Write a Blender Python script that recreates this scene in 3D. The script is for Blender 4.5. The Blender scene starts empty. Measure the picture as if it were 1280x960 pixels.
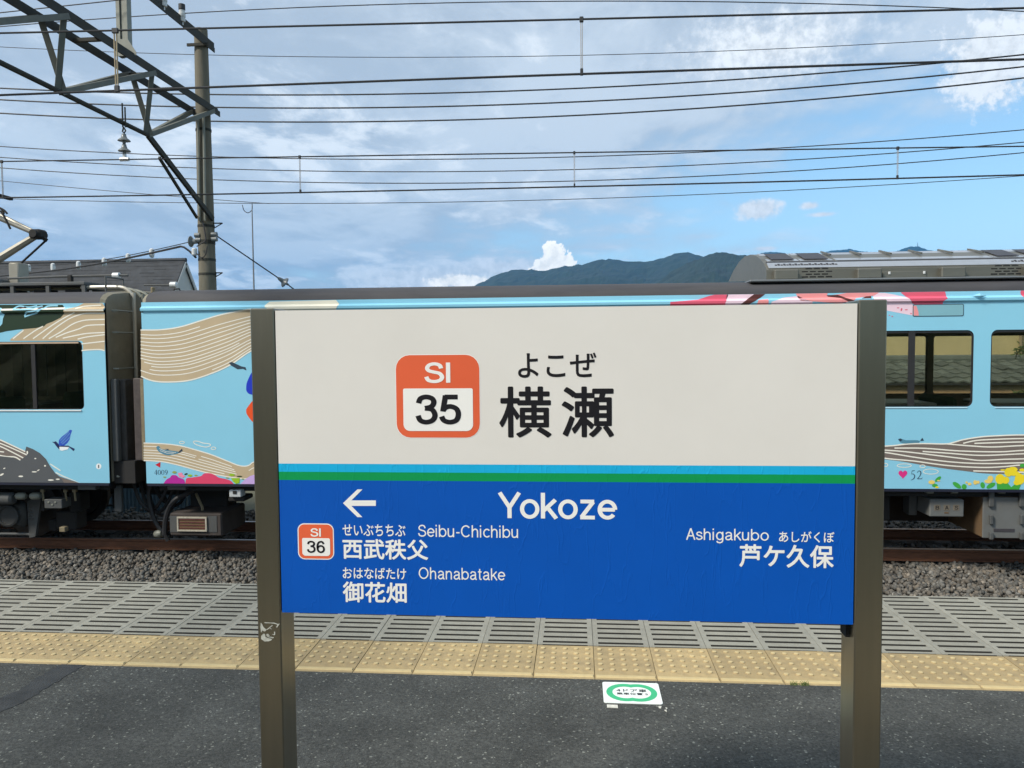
import bpy, bmesh, math, random
from math import radians, sin, cos, tan, pi, atan2, sqrt
from mathutils import Vector, Matrix, noise
from mathutils.geometry import tessellate_polygon
R = radians
random.seed(7)
scene = bpy.context.scene
C = scene.collection

# ------------------------------------------------------------------ camera
CAMZ, FPX = 1.65, 962.0
YAW, PITCH, ROLL = R(4.799), R(2.797), R(-0.466)
cam_data = bpy.data.cameras.new('camera'); cam = bpy.data.objects.new('camera', cam_data); C.objects.link(cam)
fw = Vector((-sin(YAW) * cos(PITCH), cos(YAW) * cos(PITCH), -sin(PITCH)))
rt0 = Vector((cos(YAW), sin(YAW), 0)); up0 = rt0.cross(fw)
RT = cos(ROLL) * rt0 + sin(ROLL) * up0; UP = -sin(ROLL) * rt0 + cos(ROLL) * up0; FW = fw
cam.matrix_world = Matrix(((RT.x, UP.x, -FW.x, 0), (RT.y, UP.y, -FW.y, 0), (RT.z, UP.z, -FW.z, CAMZ), (0, 0, 0, 1)))
cam_data.sensor_width = 36; cam_data.lens = FPX / 1280 * 36
cam_data.clip_start = 0.05; cam_data.clip_end = 20000
scene.camera = cam

# ------------------------------------------------------------------ light
SUN_EL, SUN_AZ = R(42), R(232)          # azimuth clockwise from +Y: behind the camera, to the left
wd = bpy.data.worlds.new('World'); scene.world = wd; wd.use_nodes = True
def build_sky():
    nt = wd.node_tree; nt.nodes.clear(); L = nt.links
    N = lambda t, **k: (lambda n: ([setattr(n, a, v) for a, v in k.items()], n)[1])(nt.nodes.new(t))
    def math_(op, a, b=None, clamp=False):
        n = N('ShaderNodeMath', operation=op, use_clamp=clamp)
        for i, v in enumerate((a, b)):
            if v is None: continue
            if isinstance(v, (int, float)): n.inputs[i].default_value = v
            else: L.new(v, n.inputs[i])
        return n.outputs[0]
    def maprange(v, a, b, c=0.0, d=1.0):
        n = N('ShaderNodeMapRange', interpolation_type='SMOOTHSTEP'); L.new(v, n.inputs[0])
        for i, x in enumerate((a, b, c, d)): n.inputs[i + 1].default_value = x
        return n.outputs[0]
    def mix(f, a, b):
        n = N('ShaderNodeMix', data_type='RGBA', clamp_factor=True); L.new(f, n.inputs[0])
        for k, v in ((6, a), (7, b)):
            if isinstance(v, tuple): n.inputs[k].default_value = (*v, 1)
            else: L.new(v, n.inputs[k])
        return n.outputs[2]
    out = N('ShaderNodeOutputWorld'); bg = N('ShaderNodeBackground'); L.new(bg.outputs[0], out.inputs[0])
    sky = N('ShaderNodeTexSky', sky_type='NISHITA', sun_disc=False, sun_elevation=SUN_EL, sun_rotation=SUN_AZ,
            altitude=200, air_density=1.0, dust_density=0.6, ozone_density=3.0)
    bg.inputs[1].default_value = SKY_STRENGTH
    tc = N('ShaderNodeTexCoord'); D = tc.outputs['Generated']
    sep = N('ShaderNodeSeparateXYZ'); L.new(D, sep.inputs[0]); dx, dy, dz = sep.outputs
    # cloud deck coordinates: direction projected on a high flat layer
    den = math_('ADD', math_('MAXIMUM', dz, 0.0), 0.12)
    px, py = math_('DIVIDE', dx, den), math_('DIVIDE', dy, den)
    cmb = N('ShaderNodeCombineXYZ'); L.new(px, cmb.inputs[0]); L.new(py, cmb.inputs[1])
    def ns(vec, scale, detail=6, rough=.55, dist=0.0, off=(0, 0, 0), stretch=(1, 1, 1)):
        mp = N('ShaderNodeMapping'); L.new(vec, mp.inputs[0]); mp.inputs['Location'].default_value = off; mp.inputs['Scale'].default_value = stretch
        n = N('ShaderNodeTexNoise'); L.new(mp.outputs[0], n.inputs['Vector'])
        n.inputs['Scale'].default_value = scale; n.inputs['Detail'].default_value = detail
        n.inputs['Roughness'].default_value = rough; n.inputs['Distortion'].default_value = dist
        return n.outputs[0]
    n1 = ns(cmb.outputs[0], 1.15, 6, .58, .25, (3.1, 1.7, 0), (1, .8, 1))
    n2 = ns(cmb.outputs[0], 3.6, 6, .62, .35, (8.3, 2.2, 0), (1, .75, 1))
    n3 = ns(cmb.outputs[0], .8, 3, .5, 0, (1.3, 7.2, 0))
    # the deck reaches lower to the left and clears to the right
    thr = math_('ADD', math_('MULTIPLY', dx, 0.46), 0.135)
    edge = math_('SUBTRACT', dz, thr)
    cov = math_('ADD', math_('MULTIPLY', edge, 3.0), math_('ADD', math_('MULTIPLY', math_('SUBTRACT', n1, .5), 1.7), math_('MULTIPLY', math_('SUBTRACT', n2, .5), .75)))
    mask = maprange(cov, -0.34, 0.26)
    lum = maprange(math_('ADD', math_('MULTIPLY', n2, .45), math_('MULTIPLY', n1, .55)), .40, .565)
    ccol = mix(lum, CLOUD_DARK, CLOUD_MID)
    hi = maprange(math_('ADD', math_('MULTIPLY', n3, .45), math_('MULTIPLY', n2, .55)), .525, .62)
    ccol = mix(math_('MULTIPLY', hi, .8), ccol, CLOUD_LIT)
    # clear sky colour: Nishita, tinted a little deeper
    hsv = N('ShaderNodeHueSaturation'); L.new(sky.outputs[0], hsv.inputs['Color'])
    hsv.inputs['Hue'].default_value = SKY_HUE; hsv.inputs['Saturation'].default_value = SKY_SAT; hsv.inputs['Value'].default_value = SKY_VAL
    base = hsv.outputs[0]
    # thin haze veil low on the left horizon comes with the deck
    col = mix(math_('MULTIPLY', mask, .93), base, ccol)
    # separate small clouds, each at its own direction
    nd = ns(D, 34, 6, .6, .2); nd2 = ns(D, 95, 5, .6, 0)
    def puff(pxx, pyy, wx, wz, c, soft, amp, lo=.0):
        nonlocal col
        d0 = (FW + RT * ((pxx - 640) / FPX) - UP * ((pyy - 480) / FPX)).normalized()
        sub = N('ShaderNodeVectorMath', operation='SUBTRACT'); L.new(D, sub.inputs[0]); sub.inputs[1].default_value = d0
        mul = N('ShaderNodeVectorMath', operation='MULTIPLY'); L.new(sub.outputs[0], mul.inputs[0]); mul.inputs[1].default_value = (1 / wx, 1 / wx, 1 / wz)
        ln = N('ShaderNodeVectorMath', operation='LENGTH'); L.new(mul.outputs[0], ln.inputs[0])
        v = math_('ADD', ln.outputs['Value'], math_('ADD', math_('MULTIPLY', math_('SUBTRACT', nd, .5), -amp), math_('MULTIPLY', math_('SUBTRACT', nd2, .5), -amp * .8)))
        m = maprange(v, 1.0, 1.0 - soft)
        sh = maprange(math_('ADD', math_('MULTIPLY', nd2, .6), math_('MULTIPLY', nd, .4)), .38, .6)
        cc = mix(sh, tuple(x * .80 for x in c), c)
        col = mix(m, col, cc)
    W = CLOUD_WHITE
    puff(540, 350, .13, .026, CLOUD_LIT, .7, 1.0)
    puff(630, 336, .075, .018, CLOUD_LIT, .7, 1.0)
    puff(575, 352, .05, .012, W, .4, 1.2)
    puff(692, 321, .018, .019, W, .14, 1.9)
    puff(704, 328, .015, .012, W, .14, 1.9)
    puff(682, 333, .016, .012, W, .14, 1.9)
    puff(948, 261, .032, .016, CLOUD_LIT, .5, 1.2)
    puff(1012, 257, .016, .006, CLOUD_LIT, .8, .9)
    puff(1028, 268, .024, .004, CLOUD_LIT, .9, .8)
    puff(956, 311, .022, .004, CLOUD_LIT, .9, .8)
    puff(1240, 75, .055, .05, CLOUD_LIT, .5, 1.6)
    puff(960, 60, .14, .05, CLOUD_LIT, .9, 1.2)
    puff(480, 352, .016, .010, CLOUD_LIT, .5, 1.0)
    L.new(col, bg.inputs[0])
SKY_STRENGTH = 0.066
SKY_HUE, SKY_SAT, SKY_VAL = .484, .96, 1.3
CLOUD_DARK, CLOUD_MID, CLOUD_LIT, CLOUD_WHITE = (3.5, 4.1, 4.8), (4.9, 5.5, 6.1), (7.0, 7.4, 7.7), (11.5, 11., 9.8)
build_sky()
sl = bpy.data.lights.new('sun', 'SUN'); sl.energy = 2.1; sl.angle = R(11); sl.color = (1, .94, .84)
sun = bpy.data.objects.new('sun', sl); C.objects.link(sun)
sd = Vector((sin(SUN_AZ) * cos(SUN_EL), cos(SUN_AZ) * cos(SUN_EL), sin(SUN_EL)))
sun.rotation_euler = (-sd).to_track_quat('-Z', 'Y').to_euler()
vs = scene.view_settings
vs.view_transform = 'Standard'; vs.look = 'None'; vs.exposure = 1.18; vs.gamma = 1.0; vs.use_curve_mapping = False

cy = scene.cycles; cy.max_bounces = 6; cy.diffuse_bounces = 3; cy.glossy_bounces = 3; cy.transmission_bounces = 4; cy.transparent_max_bounces = 12; cy.volume_bounces = 0

# ------------------------------------------------------------------ pixel -> place helpers
def ray(px, py): return FW + RT * ((px - 640) / FPX) - UP * ((py - 480) / FPX)
def PY(px, py, Y):
    d = ray(px, py); return d * (Y / d.y) + Vector((0, 0, CAMZ))
def PX(px, py, X):
    d = ray(px, py); return d * (X / d.x) + Vector((0, 0, CAMZ))
def PZ(px, py, z=0.0):
    d = ray(px, py); return d * ((z - CAMZ) / d.z) + Vector((0, 0, CAMZ))

# ------------------------------------------------------------------ materials
MATS = {}
def srgb(*c):
    return tuple(((v / 255) / 12.92 if v / 255 <= .04045 else ((v / 255 + .055) / 1.055) ** 2.4) for v in c)
def mat(name, col, rough=.6, metal=0.0, var=.12, vscale=6.0, bump=0.0, bscale=40.0, dirt=0.0, dirt_col=(.08, .07, .055), rand=0.0, stretch=(1, 1, 1), coord='Object', spec=.5, coat=0.0, bdist=.01):
    if name in MATS: return MATS[name]
    m = bpy.data.materials.new(name); m.use_nodes = True; MATS[name] = m
    nt = m.node_tree; L = nt.links; b = nt.nodes['Principled BSDF']
    b.inputs['Roughness'].default_value = rough; b.inputs['Metallic'].default_value = metal
    b.inputs['Specular IOR Level'].default_value = spec; b.inputs['Coat Weight'].default_value = coat
    tc = nt.nodes.new('ShaderNodeTexCoord'); mp = nt.nodes.new('ShaderNodeMapping'); L.new(tc.outputs[coord], mp.inputs[0]); mp.inputs['Scale'].default_value = stretch
    n = nt.nodes.new('ShaderNodeTexNoise'); n.inputs['Scale'].default_value = vscale; n.inputs['Detail'].default_value = 6; n.inputs['Roughness'].default_value = .6
    L.new(mp.outputs[0], n.inputs['Vector'])
    mr = nt.nodes.new('ShaderNodeMapRange'); L.new(n.outputs[0], mr.inputs[0]); mr.inputs[1].default_value = .25; mr.inputs[2].default_value = .75
    mr.inputs[3].default_value = 1 - var; mr.inputs[4].default_value = 1 + var
    val = mr.outputs[0]
    if rand:
        oi = nt.nodes.new('ShaderNodeObjectInfo'); r2 = nt.nodes.new('ShaderNodeMapRange'); L.new(oi.outputs['Random'], r2.inputs[0])
        r2.inputs[3].default_value = 1 - rand; r2.inputs[4].default_value = 1 + rand
        mm = nt.nodes.new('ShaderNodeMath'); mm.operation = 'MULTIPLY'; L.new(val, mm.inputs[0]); L.new(r2.outputs[0], mm.inputs[1]); val = mm.outputs[0]
    vm = nt.nodes.new('ShaderNodeVectorMath'); vm.operation = 'SCALE'; vm.inputs[0].default_value = col; L.new(val, vm.inputs['Scale'])
    src = vm.outputs[0]
    if dirt:
        n2 = nt.nodes.new('ShaderNodeTexNoise'); n2.inputs['Scale'].default_value = vscale * .45; n2.inputs['Detail'].default_value = 9; n2.inputs['Roughness'].default_value = .7; L.new(mp.outputs[0], n2.inputs['Vector'])
        r3 = nt.nodes.new('ShaderNodeMapRange'); L.new(n2.outputs[0], r3.inputs[0]); r3.inputs[1].default_value = .42; r3.inputs[2].default_value = .70; r3.inputs[4].default_value = dirt
        mx = nt.nodes.new('ShaderNodeMix'); mx.data_type = 'RGBA'; L.new(r3.outputs[0], mx.inputs[0]); L.new(src, mx.inputs[6]); mx.inputs[7].default_value = (*dirt_col, 1)
        src = mx.outputs[2]
    L.new(src, b.inputs['Base Color'])
    if bump:
        n3 = nt.nodes.new('ShaderNodeTexNoise'); n3.inputs['Scale'].default_value = bscale; n3.inputs['Detail'].default_value = 5; L.new(mp.outputs[0], n3.inputs['Vector'])
        bp = nt.nodes.new('ShaderNodeBump'); bp.inputs['Strength'].default_value = bump; bp.inputs['Distance'].default_value = bdist
        L.new(n3.outputs[0], bp.inputs['Height']); L.new(bp.outputs[0], b.inputs['Normal'])
    return m
def pm(name, rgb, rough=.45, **k):     # painted colour given as a picture colour
    return mat(name, srgb(*rgb), rough, **dict(dict(var=.05, vscale=3), **k))

# ------------------------------------------------------------------ mesh helpers
class MB:
    def __init__(s): s.v = []; s.f = []; s.mi = []; s.cur = 0
    def add(s, vs, fs):
        o = len(s.v); s.v += [tuple(v) for v in vs]; s.f += [tuple(i + o for i in f) for f in fs]; s.mi += [s.cur] * len(fs)
    def box(s, x0, x1, y0, y1, z0, z1):
        s.add([(x, y, z) for x in (x0, x1) for y in (y0, y1) for z in (z0, z1)],
              [(0, 1, 3, 2), (4, 6, 7, 5), (0, 4, 5, 1), (2, 3, 7, 6), (0, 2, 6, 4), (1, 5, 7, 3)])
    def cbox(s, x0, x1, y0, y1, z0, z1, c=.01):      # box with all edges chamfered
        bm = bmesh.new(); r = bmesh.ops.create_cube(bm, size=1)
        for v in bm.verts: v.co = Vector(((x0 + x1) / 2 + v.co.x * (x1 - x0), (y0 + y1) / 2 + v.co.y * (y1 - y0), (z0 + z1) / 2 + v.co.z * (z1 - z0)))
        bmesh.ops.bevel(bm, geom=bm.edges[:], offset=c, segments=1, affect='EDGES', profile=.5)
        s.add([v.co for v in bm.verts], [[v.index for v in f.verts] for f in bm.faces]); bm.free()
    def bar(s, a, b, w, h=None, up=(0, 0, 1)):       # rectangular bar between two points
        a, b = Vector(a), Vector(b); h = h or w; d = (b - a).normalized(); u = Vector(up)
        if abs(d.dot(u)) > .97: u = Vector((1, 0, 0))
        sd_ = d.cross(u).normalized(); u = sd_.cross(d)
        vs = [p + sd_ * (i * w / 2) + u * (j * h / 2) for p in (a, b) for i, j in ((-1, -1), (1, -1), (1, 1), (-1, 1))]
        s.add(vs, [(3, 2, 1, 0), (4, 5, 6, 7), (0, 1, 5, 4), (1, 2, 6, 5), (2, 3, 7, 6), (3, 0, 4, 7)])
    def lbar(s, a, b, w, t=.012, up=(0, 0, 1), flip=1):  # L angle iron
        a, b = Vector(a), Vector(b); d = (b - a).normalized(); u = Vector(up)
        if abs(d.dot(u)) > .97: u = Vector((1, 0, 0))
        sd_ = d.cross(u).normalized() * flip; u = sd_.cross(d) * flip
        pr = [(0, 0), (w, 0), (w, t), (t, t), (t, w), (0, w)]
        vs = [p + sd_ * i + u * j for p in (a, b) for i, j in pr]
        s.add(vs, [(5, 4, 3, 2, 1, 0), (6, 7, 8, 9, 10, 11)] + [(i, (i + 1) % 6, 6 + (i + 1) % 6, 6 + i) for i in range(6)])
    def tube(s, pts, r, n=6, cap=True):
        pts = [Vector(p) for p in pts]; rings = []
        rs = r if isinstance(r, (list, tuple)) else [r] * len(pts)
        u = None
        for i, p in enumerate(pts):
            d = (pts[min(i + 1, len(pts) - 1)] - pts[max(i - 1, 0)]).normalized()
            if u is None:
                u = d.orthogonal().normalized()
            else:
                u = (u - d * u.dot(d)).normalized()
            w = d.cross(u)
            rings.append([p + (u * cos(2 * pi * k / n) + w * sin(2 * pi * k / n)) * rs[i] for k in range(n)])
        vs = [v for rg in rings for v in rg]
        fs = [(i * n + k, i * n + (k + 1) % n, (i + 1) * n + (k + 1) % n, (i + 1) * n + k) for i in range(len(pts) - 1) for k in range(n)]
        if cap: fs += [tuple(range(n - 1, -1, -1)), tuple(range((len(pts) - 1) * n, len(pts) * n))]
        s.add(vs, fs)
    def lathe(s, prof, org, axis=(0, 0, 1), n=16):   # prof: (radius, height)
        ax = Vector(axis).normalized(); u = ax.orthogonal().normalized(); w = ax.cross(u); org = Vector(org)
        vs = [org + ax * h + (u * cos(2 * pi * k / n) + w * sin(2 * pi * k / n)) * r for r, h in prof for k in range(n)]
        fs = [(i * n + k, i * n + (k + 1) % n, (i + 1) * n + (k + 1) % n, (i + 1) * n + k) for i in range(len(prof) - 1) for k in range(n)]
        fs += [tuple(range(n - 1, -1, -1)), tuple(range((len(prof) - 1) * n, len(prof) * n))]
        s.add(vs, fs)
    def extrude_x(s, prof, x0, x1, caps=True, closed=True):   # prof: (y, z)
        n = len(prof); vs = [(x, y, z) for x in (x0, x1) for y, z in prof]
        fs = [(i, (i + 1) % n, n + (i + 1) % n, n + i) for i in range(n if closed else n - 1)]
        if caps: fs += [tuple(range(n - 1, -1, -1)), tuple(range(n, 2 * n))]
        s.add(vs, fs)
    def prism(s, poly, f0, f1):                      # poly 2D, f0/f1 map (a,b)->3D for the two faces
        tr = tessellate_polygon([[Vector((a, b, 0)) for a, b in poly]]); n = len(poly)
        vs = [f0(*p) for p in poly] + [f1(*p) for p in poly]
        fs = [tuple(t) for t in tr] + [tuple(n + i for i in reversed(t)) for t in tr]
        fs += [(i, (i + 1) % n, n + (i + 1) % n, n + i) for i in range(n)]
        s.add(vs, fs)
    def mesh(s, name, mats, smooth=False, fix=True):
        me = bpy.data.meshes.new(name); me.from_pydata(s.v, [], s.f)
        for m in (mats if isinstance(mats, (list, tuple)) else [mats]): me.materials.append(m)
        if any(s.mi): me.polygons.foreach_set('material_index', s.mi)
        if fix:
            bm = bmesh.new(); bm.from_mesh(me); bmesh.ops.recalc_face_normals(bm, faces=bm.faces[:]); bm.to_mesh(me); bm.free()
        if smooth:
            me.polygons.foreach_set('use_smooth', [True] * len(me.polygons)); me.set_sharp_from_angle(angle=R(38))
        me.update(); return me
    def build(s, name, mats, parent=None, smooth=False, fix=True, loc=None):
        o = bpy.data.objects.new(name, s.mesh(name, mats, smooth, fix)); C.objects.link(o)
        if parent: o.parent = parent
        if loc: o.location = loc
        return o
def link(name, me, parent=None, loc=(0, 0, 0), rot=None):
    o = bpy.data.objects.new(name, me); C.objects.link(o); o.location = loc
    if rot: o.rotation_euler = rot
    if parent: o.parent = parent
    return o
def empty(name, label, cat, loc=(0, 0, 0), group=None):
    o = bpy.data.objects.new(name, None); C.objects.link(o); o.location = loc; o.empty_display_size = .1
    return tag(o, label, cat, group)
def tag(o, label, cat, group=None):
    o['label'] = label; o['category'] = cat
    if group: o['group'] = group
    return o
def structure(o): o['kind'] = 'structure'; return o
def one(name, mats, fn, parent=None, smooth=False, fix=True):
    m = MB(); fn(m); return m.build(name, mats, parent, smooth, fix)
def catmull(pts, n=6, closed=False):
    P = [Vector((*p, 0)) if len(p) == 2 else Vector(p) for p in pts]; out = []; N_ = len(P)
    rng = range(N_ if closed else N_ - 1)
    for i in rng:
        g = lambda k: P[k % N_] if closed else P[max(0, min(N_ - 1, k))]
        a, b, c, d = g(i - 1), g(i), g(i + 1), g(i + 2)
        for j in range(n):
            t = j / n
            out.append(.5 * ((2 * b) + (c - a) * t + (2 * a - 5 * b + 4 * c - d) * t * t + (3 * b - a - 3 * c + d) * t ** 3))
    if not closed: out.append(P[-1])
    return [tuple(v)[:2] if len(pts[0]) == 2 else tuple(v) for v in out]
def rrect(x0, x1, z0, z1, r, n=5):
    r = r if isinstance(r, (list, tuple)) else [r] * 4      # order: x0z0, x1z0, x1z1, x0z1
    out = []
    for (cx, cz, a0, q) in ((x0 + r[0], z0 + r[0], pi, r[0]), (x1 - r[1], z0 + r[1], 1.5 * pi, r[1]), (x1 - r[2], z1 - r[2], 0, r[2]), (x0 + r[3], z1 - r[3], .5 * pi, r[3])):
        out += [(cx + q * cos(a0 + i * pi / 2 / n), cz + q * sin(a0 + i * pi / 2 / n)) for i in range(n + 1)]
    return out
def arc(cx, cy, rx, ry, a0, a1, n=22): return [(cx + rx * cos(R(a0 + (a1 - a0) * i / n)), cy + ry * sin(R(a0 + (a1 - a0) * i / n))) for i in range(n + 1)]
K = lambda *p: catmull(list(p), 7)
S_ = K((.60, .71), (.54, .87), (.36, .94), (.17, .88), (.095, .73), (.16, .60), (.34, .53), (.54, .46), (.63, .29), (.56, .13), (.36, .06), (.14, .12), (.06, .30))
GLYPH = {  # strokes on a cap height of 1, and the advance width
 'S': ([S_], .72), 'I': ([[(.1, 0), (.1, 1)]], .24), '-': ([[(.05, .37), (.33, .37)]], .40),
 '3': ([K((.08, .72), (.14, .88), (.31, .94), (.49, .88), (.54, .74), (.46, .60), (.27, .545)), K((.27, .545), (.48, .50), (.57, .31), (.50, .13), (.31, .06), (.13, .12), (.06, .29))], .68),
 '5': ([[(.55, .935), (.16, .935)], [(.185, .99), (.10, .43)], K((.105, .47), (.19, .57), (.34, .605), (.51, .52), (.565, .33), (.50, .13), (.31, .06), (.13, .12), (.06, .26))], .68),
 '6': ([K((.54, .74), (.47, .89), (.33, .94), (.17, .86), (.085, .66), (.08, .38), (.14, .15), (.31, .06), (.49, .13), (.56, .32), (.49, .52), (.32, .59), (.16, .52), (.09, .38))], .68),
 'Y': ([[(.02, 1), (.36, .42)], [(.70, 1), (.36, .42)], [(.36, .46), (.36, 0)]], .70), 'o': ([arc(.33, .365, .265, .312, 0, 360, 30)], .69),
 'k': ([[(.07, 0), (.07, 1)], [(.50, .73), (.08, .29)], [(.21, .45), (.53, 0)]], .57), 'z': ([[(.04, .675), (.51, .675)], [(.475, .66), (.075, .07)], [(.03, .055), (.53, .055)]], .60),
 'e': ([[(.07, .365), (.585, .365)], arc(.33, .365, .262, .312, 0, 322, 30)], .68), 'b': ([[(.07, 0), (.07, 1)], arc(.335, .365, .262, .312, 0, 360, 30)], .70),
 'u': ([K((.07, .73), (.07, .45), (.075, .24), (.13, .09), (.27, .05), (.42, .11), (.50, .28)), [(.505, .73), (.505, 0)]], .65), 'C': ([arc(.43, .5, .36, .443, 40, 320, 26)], .86),
 'c': ([arc(.33, .365, .262, .312, 42, 318, 24)], .62), 'h': ([[(.07, 0), (.07, 1)], K((.075, .44), (.15, .61), (.30, .68), (.45, .62), (.50, .45), (.50, .22), (.50, 0))], .65), 'i': ([[(.07, 0), (.07, .73)], [(.07, .87), (.07, 1)]], .24),
 'O': ([arc(.44, .5, .375, .443, 0, 360, 32)], .95), 'n': ([[(.07, 0), (.07, .73)], K((.075, .44), (.15, .61), (.30, .68), (.45, .62), (.50, .45), (.50, .22), (.50, 0))], .65),
 'a': ([K((.09, .53), (.16, .65), (.30, .68), (.45, .62), (.49, .49), (.49, .25), (.50, .10), (.54, .05), (.60, .05)), K((.48, .41), (.33, .385), (.15, .33), (.075, .20), (.14, .08), (.27, .05), (.42, .12), (.49, .27))], .66),
 't': ([K((.17, .93), (.17, .6), (.17, .2), (.20, .08), (.33, .055)), [(.02, .685), (.33, .685)]], .40), 'A': ([[(.03, 0), (.34, 1)], [(.65, 0), (.34, 1)], [(.14, .35), (.54, .35)]], .70),
 's': ([K((.45, .52), (.40, .63), (.26, .68), (.125, .63), (.09, .53), (.14, .43), (.28, .375), (.42, .315), (.475, .20), (.41, .095), (.26, .05), (.11, .10), (.055, .22))], .56),
 'g': ([arc(.30, .365, .235, .312, 0, 360, 30), K((.525, .73), (.525, .4), (.525, .03), (.46, -.16), (.29, -.22), (.14, -.18), (.085, -.08))], .66), 'B': ([[(.1, 0), (.1, 1)], K((.1, .94), (.4, .94), (.53, .85), (.53, .65), (.4, .54), (.1, .54)), K((.1, .54), (.42, .54), (.58, .42), (.58, .18), (.43, .06), (.1, .06))], .7)}
def strip(pts, w):
    P_ = [Vector(p) for p in pts]; L_, R_ = [], []; closed = (P_[0] - P_[-1]).length < 1e-4
    for i, p in enumerate(P_):
        d0 = (P_[i] - P_[i - 1]) if i else ((P_[-1] - P_[-2]) if closed else P_[1] - P_[0]); d1 = (P_[i + 1] - P_[i]) if i < len(P_) - 1 else ((P_[1] - P_[0]) if closed else P_[-1] - P_[-2])
        d = (d0.normalized() + d1.normalized()).normalized(); n = Vector((-d.y, d.x)) * w / 2; L_.append(p + n); R_.append(p - n)
    return L_ + R_, [(i, i + 1, len(P_) + i + 1, len(P_) + i) for i in range(len(P_) - 1)]
def grotesque(body, w, space=.03):
    vs, fs, ly = [], [], []; x = 0; k = 0
    for ch in body:
        st, adv = GLYPH[ch]
        for s in st:
            v, f = strip(s, w); o = len(vs); vs += [(a + x, b) for a, b in v]; fs += [tuple(i + o for i in q) for q in f]; ly += [k] * len(v); k = (k + 1) % 3
        x += adv + space
    x0, x1 = min(v[0] for v in vs), max(v[0] for v in vs); y0, y1 = min(v[1] for v in vs), max(v[1] for v in vs)
    return [((a - x0) / (x1 - x0), (b - y0) / (y1 - y0)) for a, b in vs], fs, ly
def text_tris(body, offset=0.0, res=4):
    if offset and not all(ord(c) < 128 for c in body):      # heavier strokes: overlaid copies a hair apart
        vs, fs = [], []
        v0, f0, w, h = text_raw(body, 0.0, res)
        for k in range(9):
            a = 2 * pi * k / 8; dx, dy = (0, 0) if k == 8 else (cos(a) * offset, sin(a) * offset); o = len(vs)
            vs += [(x + dx, y + dy) for x, y in v0]; fs += [tuple(i + o for i in f) for f in f0]
    else:
        vs, fs, w, h = text_raw(body, offset, res)
    x0, x1 = min(v[0] for v in vs), max(v[0] for v in vs); y0, y1 = min(v[1] for v in vs), max(v[1] for v in vs)
    return [((a - x0) / (x1 - x0), (b - y0) / (y1 - y0)) for a, b in vs], fs
def text_raw(body, offset=0.0, res=4):
    cu = bpy.data.curves.new('lettering', 'FONT'); cu.body = body; cu.size = 1; cu.offset = offset; cu.resolution_u = res; cu.fill_mode = 'FRONT'
    o = bpy.data.objects.new('lettering', cu); C.objects.link(o); bpy.context.view_layer.update()
    me = bpy.data.meshes.new_from_object(o.evaluated_get(bpy.context.evaluated_depsgraph_get()))
    vs = [tuple(v.co)[:2] for v in me.vertices]; fs = [tuple(p.vertices) for p in me.polygons]
    bpy.data.objects.remove(o); bpy.data.curves.remove(cu); bpy.data.meshes.remove(me)
    return vs, fs, 1, 1

# ------------------------------------------------------------------ key planes
YE = 5.16                     # platform edge
YT0, YT1 = 3.755, 4.19        # tactile strip
RAILZ = -1.1
T1, T2 = 6.66, 11.17          # track centre lines
YS = 9.72                     # near side of the train
YF = 2 * T2 - YS              # far side
YSIGN = 2.0

# ================================================================== SETTING
m_ground = mat('ground_earth', (.10, .095, .06), .95, var=.35, vscale=.4, bump=.4, bscale=6, dirt=.6, dirt_col=(.05, .075, .025))
g = one('ground', m_ground, lambda m: m.add([(-9000, -3000, -1.46), (9000, -3000, -1.46), (9000, 9000, -1.46), (-9000, 9000, -1.46)], [(0, 1, 2, 3)]))
structure(g)
def asphalt_mat():
    m = mat('asphalt', (.064, .065, .059), .88, var=.34, vscale=2.6, bump=.9, bscale=170, bdist=.006, spec=.35)
    nt = m.node_tree; L = nt.links; b = nt.nodes['Principled BSDF']
    old = b.inputs['Base Color'].links[0].from_socket
    tc = nt.nodes.new('ShaderNodeTexCoord')
    v = nt.nodes.new('ShaderNodeTexVoronoi'); v.inputs['Scale'].default_value = 125; L.new(tc.outputs['Object'], v.inputs['Vector'])
    # aggregate: each cell its own grey, a few pale chips
    cr = nt.nodes.new('ShaderNodeValToRGB'); sp = nt.nodes.new('ShaderNodeSeparateColor'); L.new(v.outputs['Color'], sp.inputs[0]); L.new(sp.outputs[0], cr.inputs[0])
    e = cr.color_ramp.elements; e[0].color = (.60, .60, .60, 1); e[0].position = 0; e[1].color = (1.25, 1.25, 1.25, 1); e[1].position = .90
    x = cr.color_ramp.elements.new(.972); x.color = (1.45, 1.46, 1.42, 1); x = cr.color_ramp.elements.new(.9965); x.color = (3.8, 3.8, 3.6, 1)
    mx = nt.nodes.new('ShaderNodeMix'); mx.data_type = 'RGBA'; mx.blend_type = 'MULTIPLY'; mx.inputs[0].default_value = 1
    L.new(old, mx.inputs[6]); L.new(cr.outputs[0], mx.inputs[7]); L.new(mx.outputs[2], b.inputs['Base Color'])
    return m
M_ASPH = asphalt_mat()
M_CONC = mat('slab_concrete', (.285, .272, .222), .9, var=.14, vscale=14, bump=.35, bscale=120, dirt=.35, dirt_col=(.16, .155, .13), rand=.07)
M_DARK = mat('dark_void', (.012, .012, .012), 1)
YB0, YB1, YBE = .02, .455, -.95          # the other edge of the island platform, behind the camera
platform = one('platform', [M_ASPH, mat('platform_concrete', (.2, .195, .17), .9, var=.2, bump=.3)],
    lambda m: (m.add([(-40, YB1, 0), (40, YB1, 0), (40, YT0, 0), (-40, YT0, 0)], [(0, 1, 2, 3)]), setattr(m, 'cur', 1),
               m.box(-40, 40, YBE + .12, YE - .12, -1.45, -.26), m.box(-40, 40, YB1 - .02, YT0 + .02, -.255, -.012)))
structure(platform)
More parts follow.
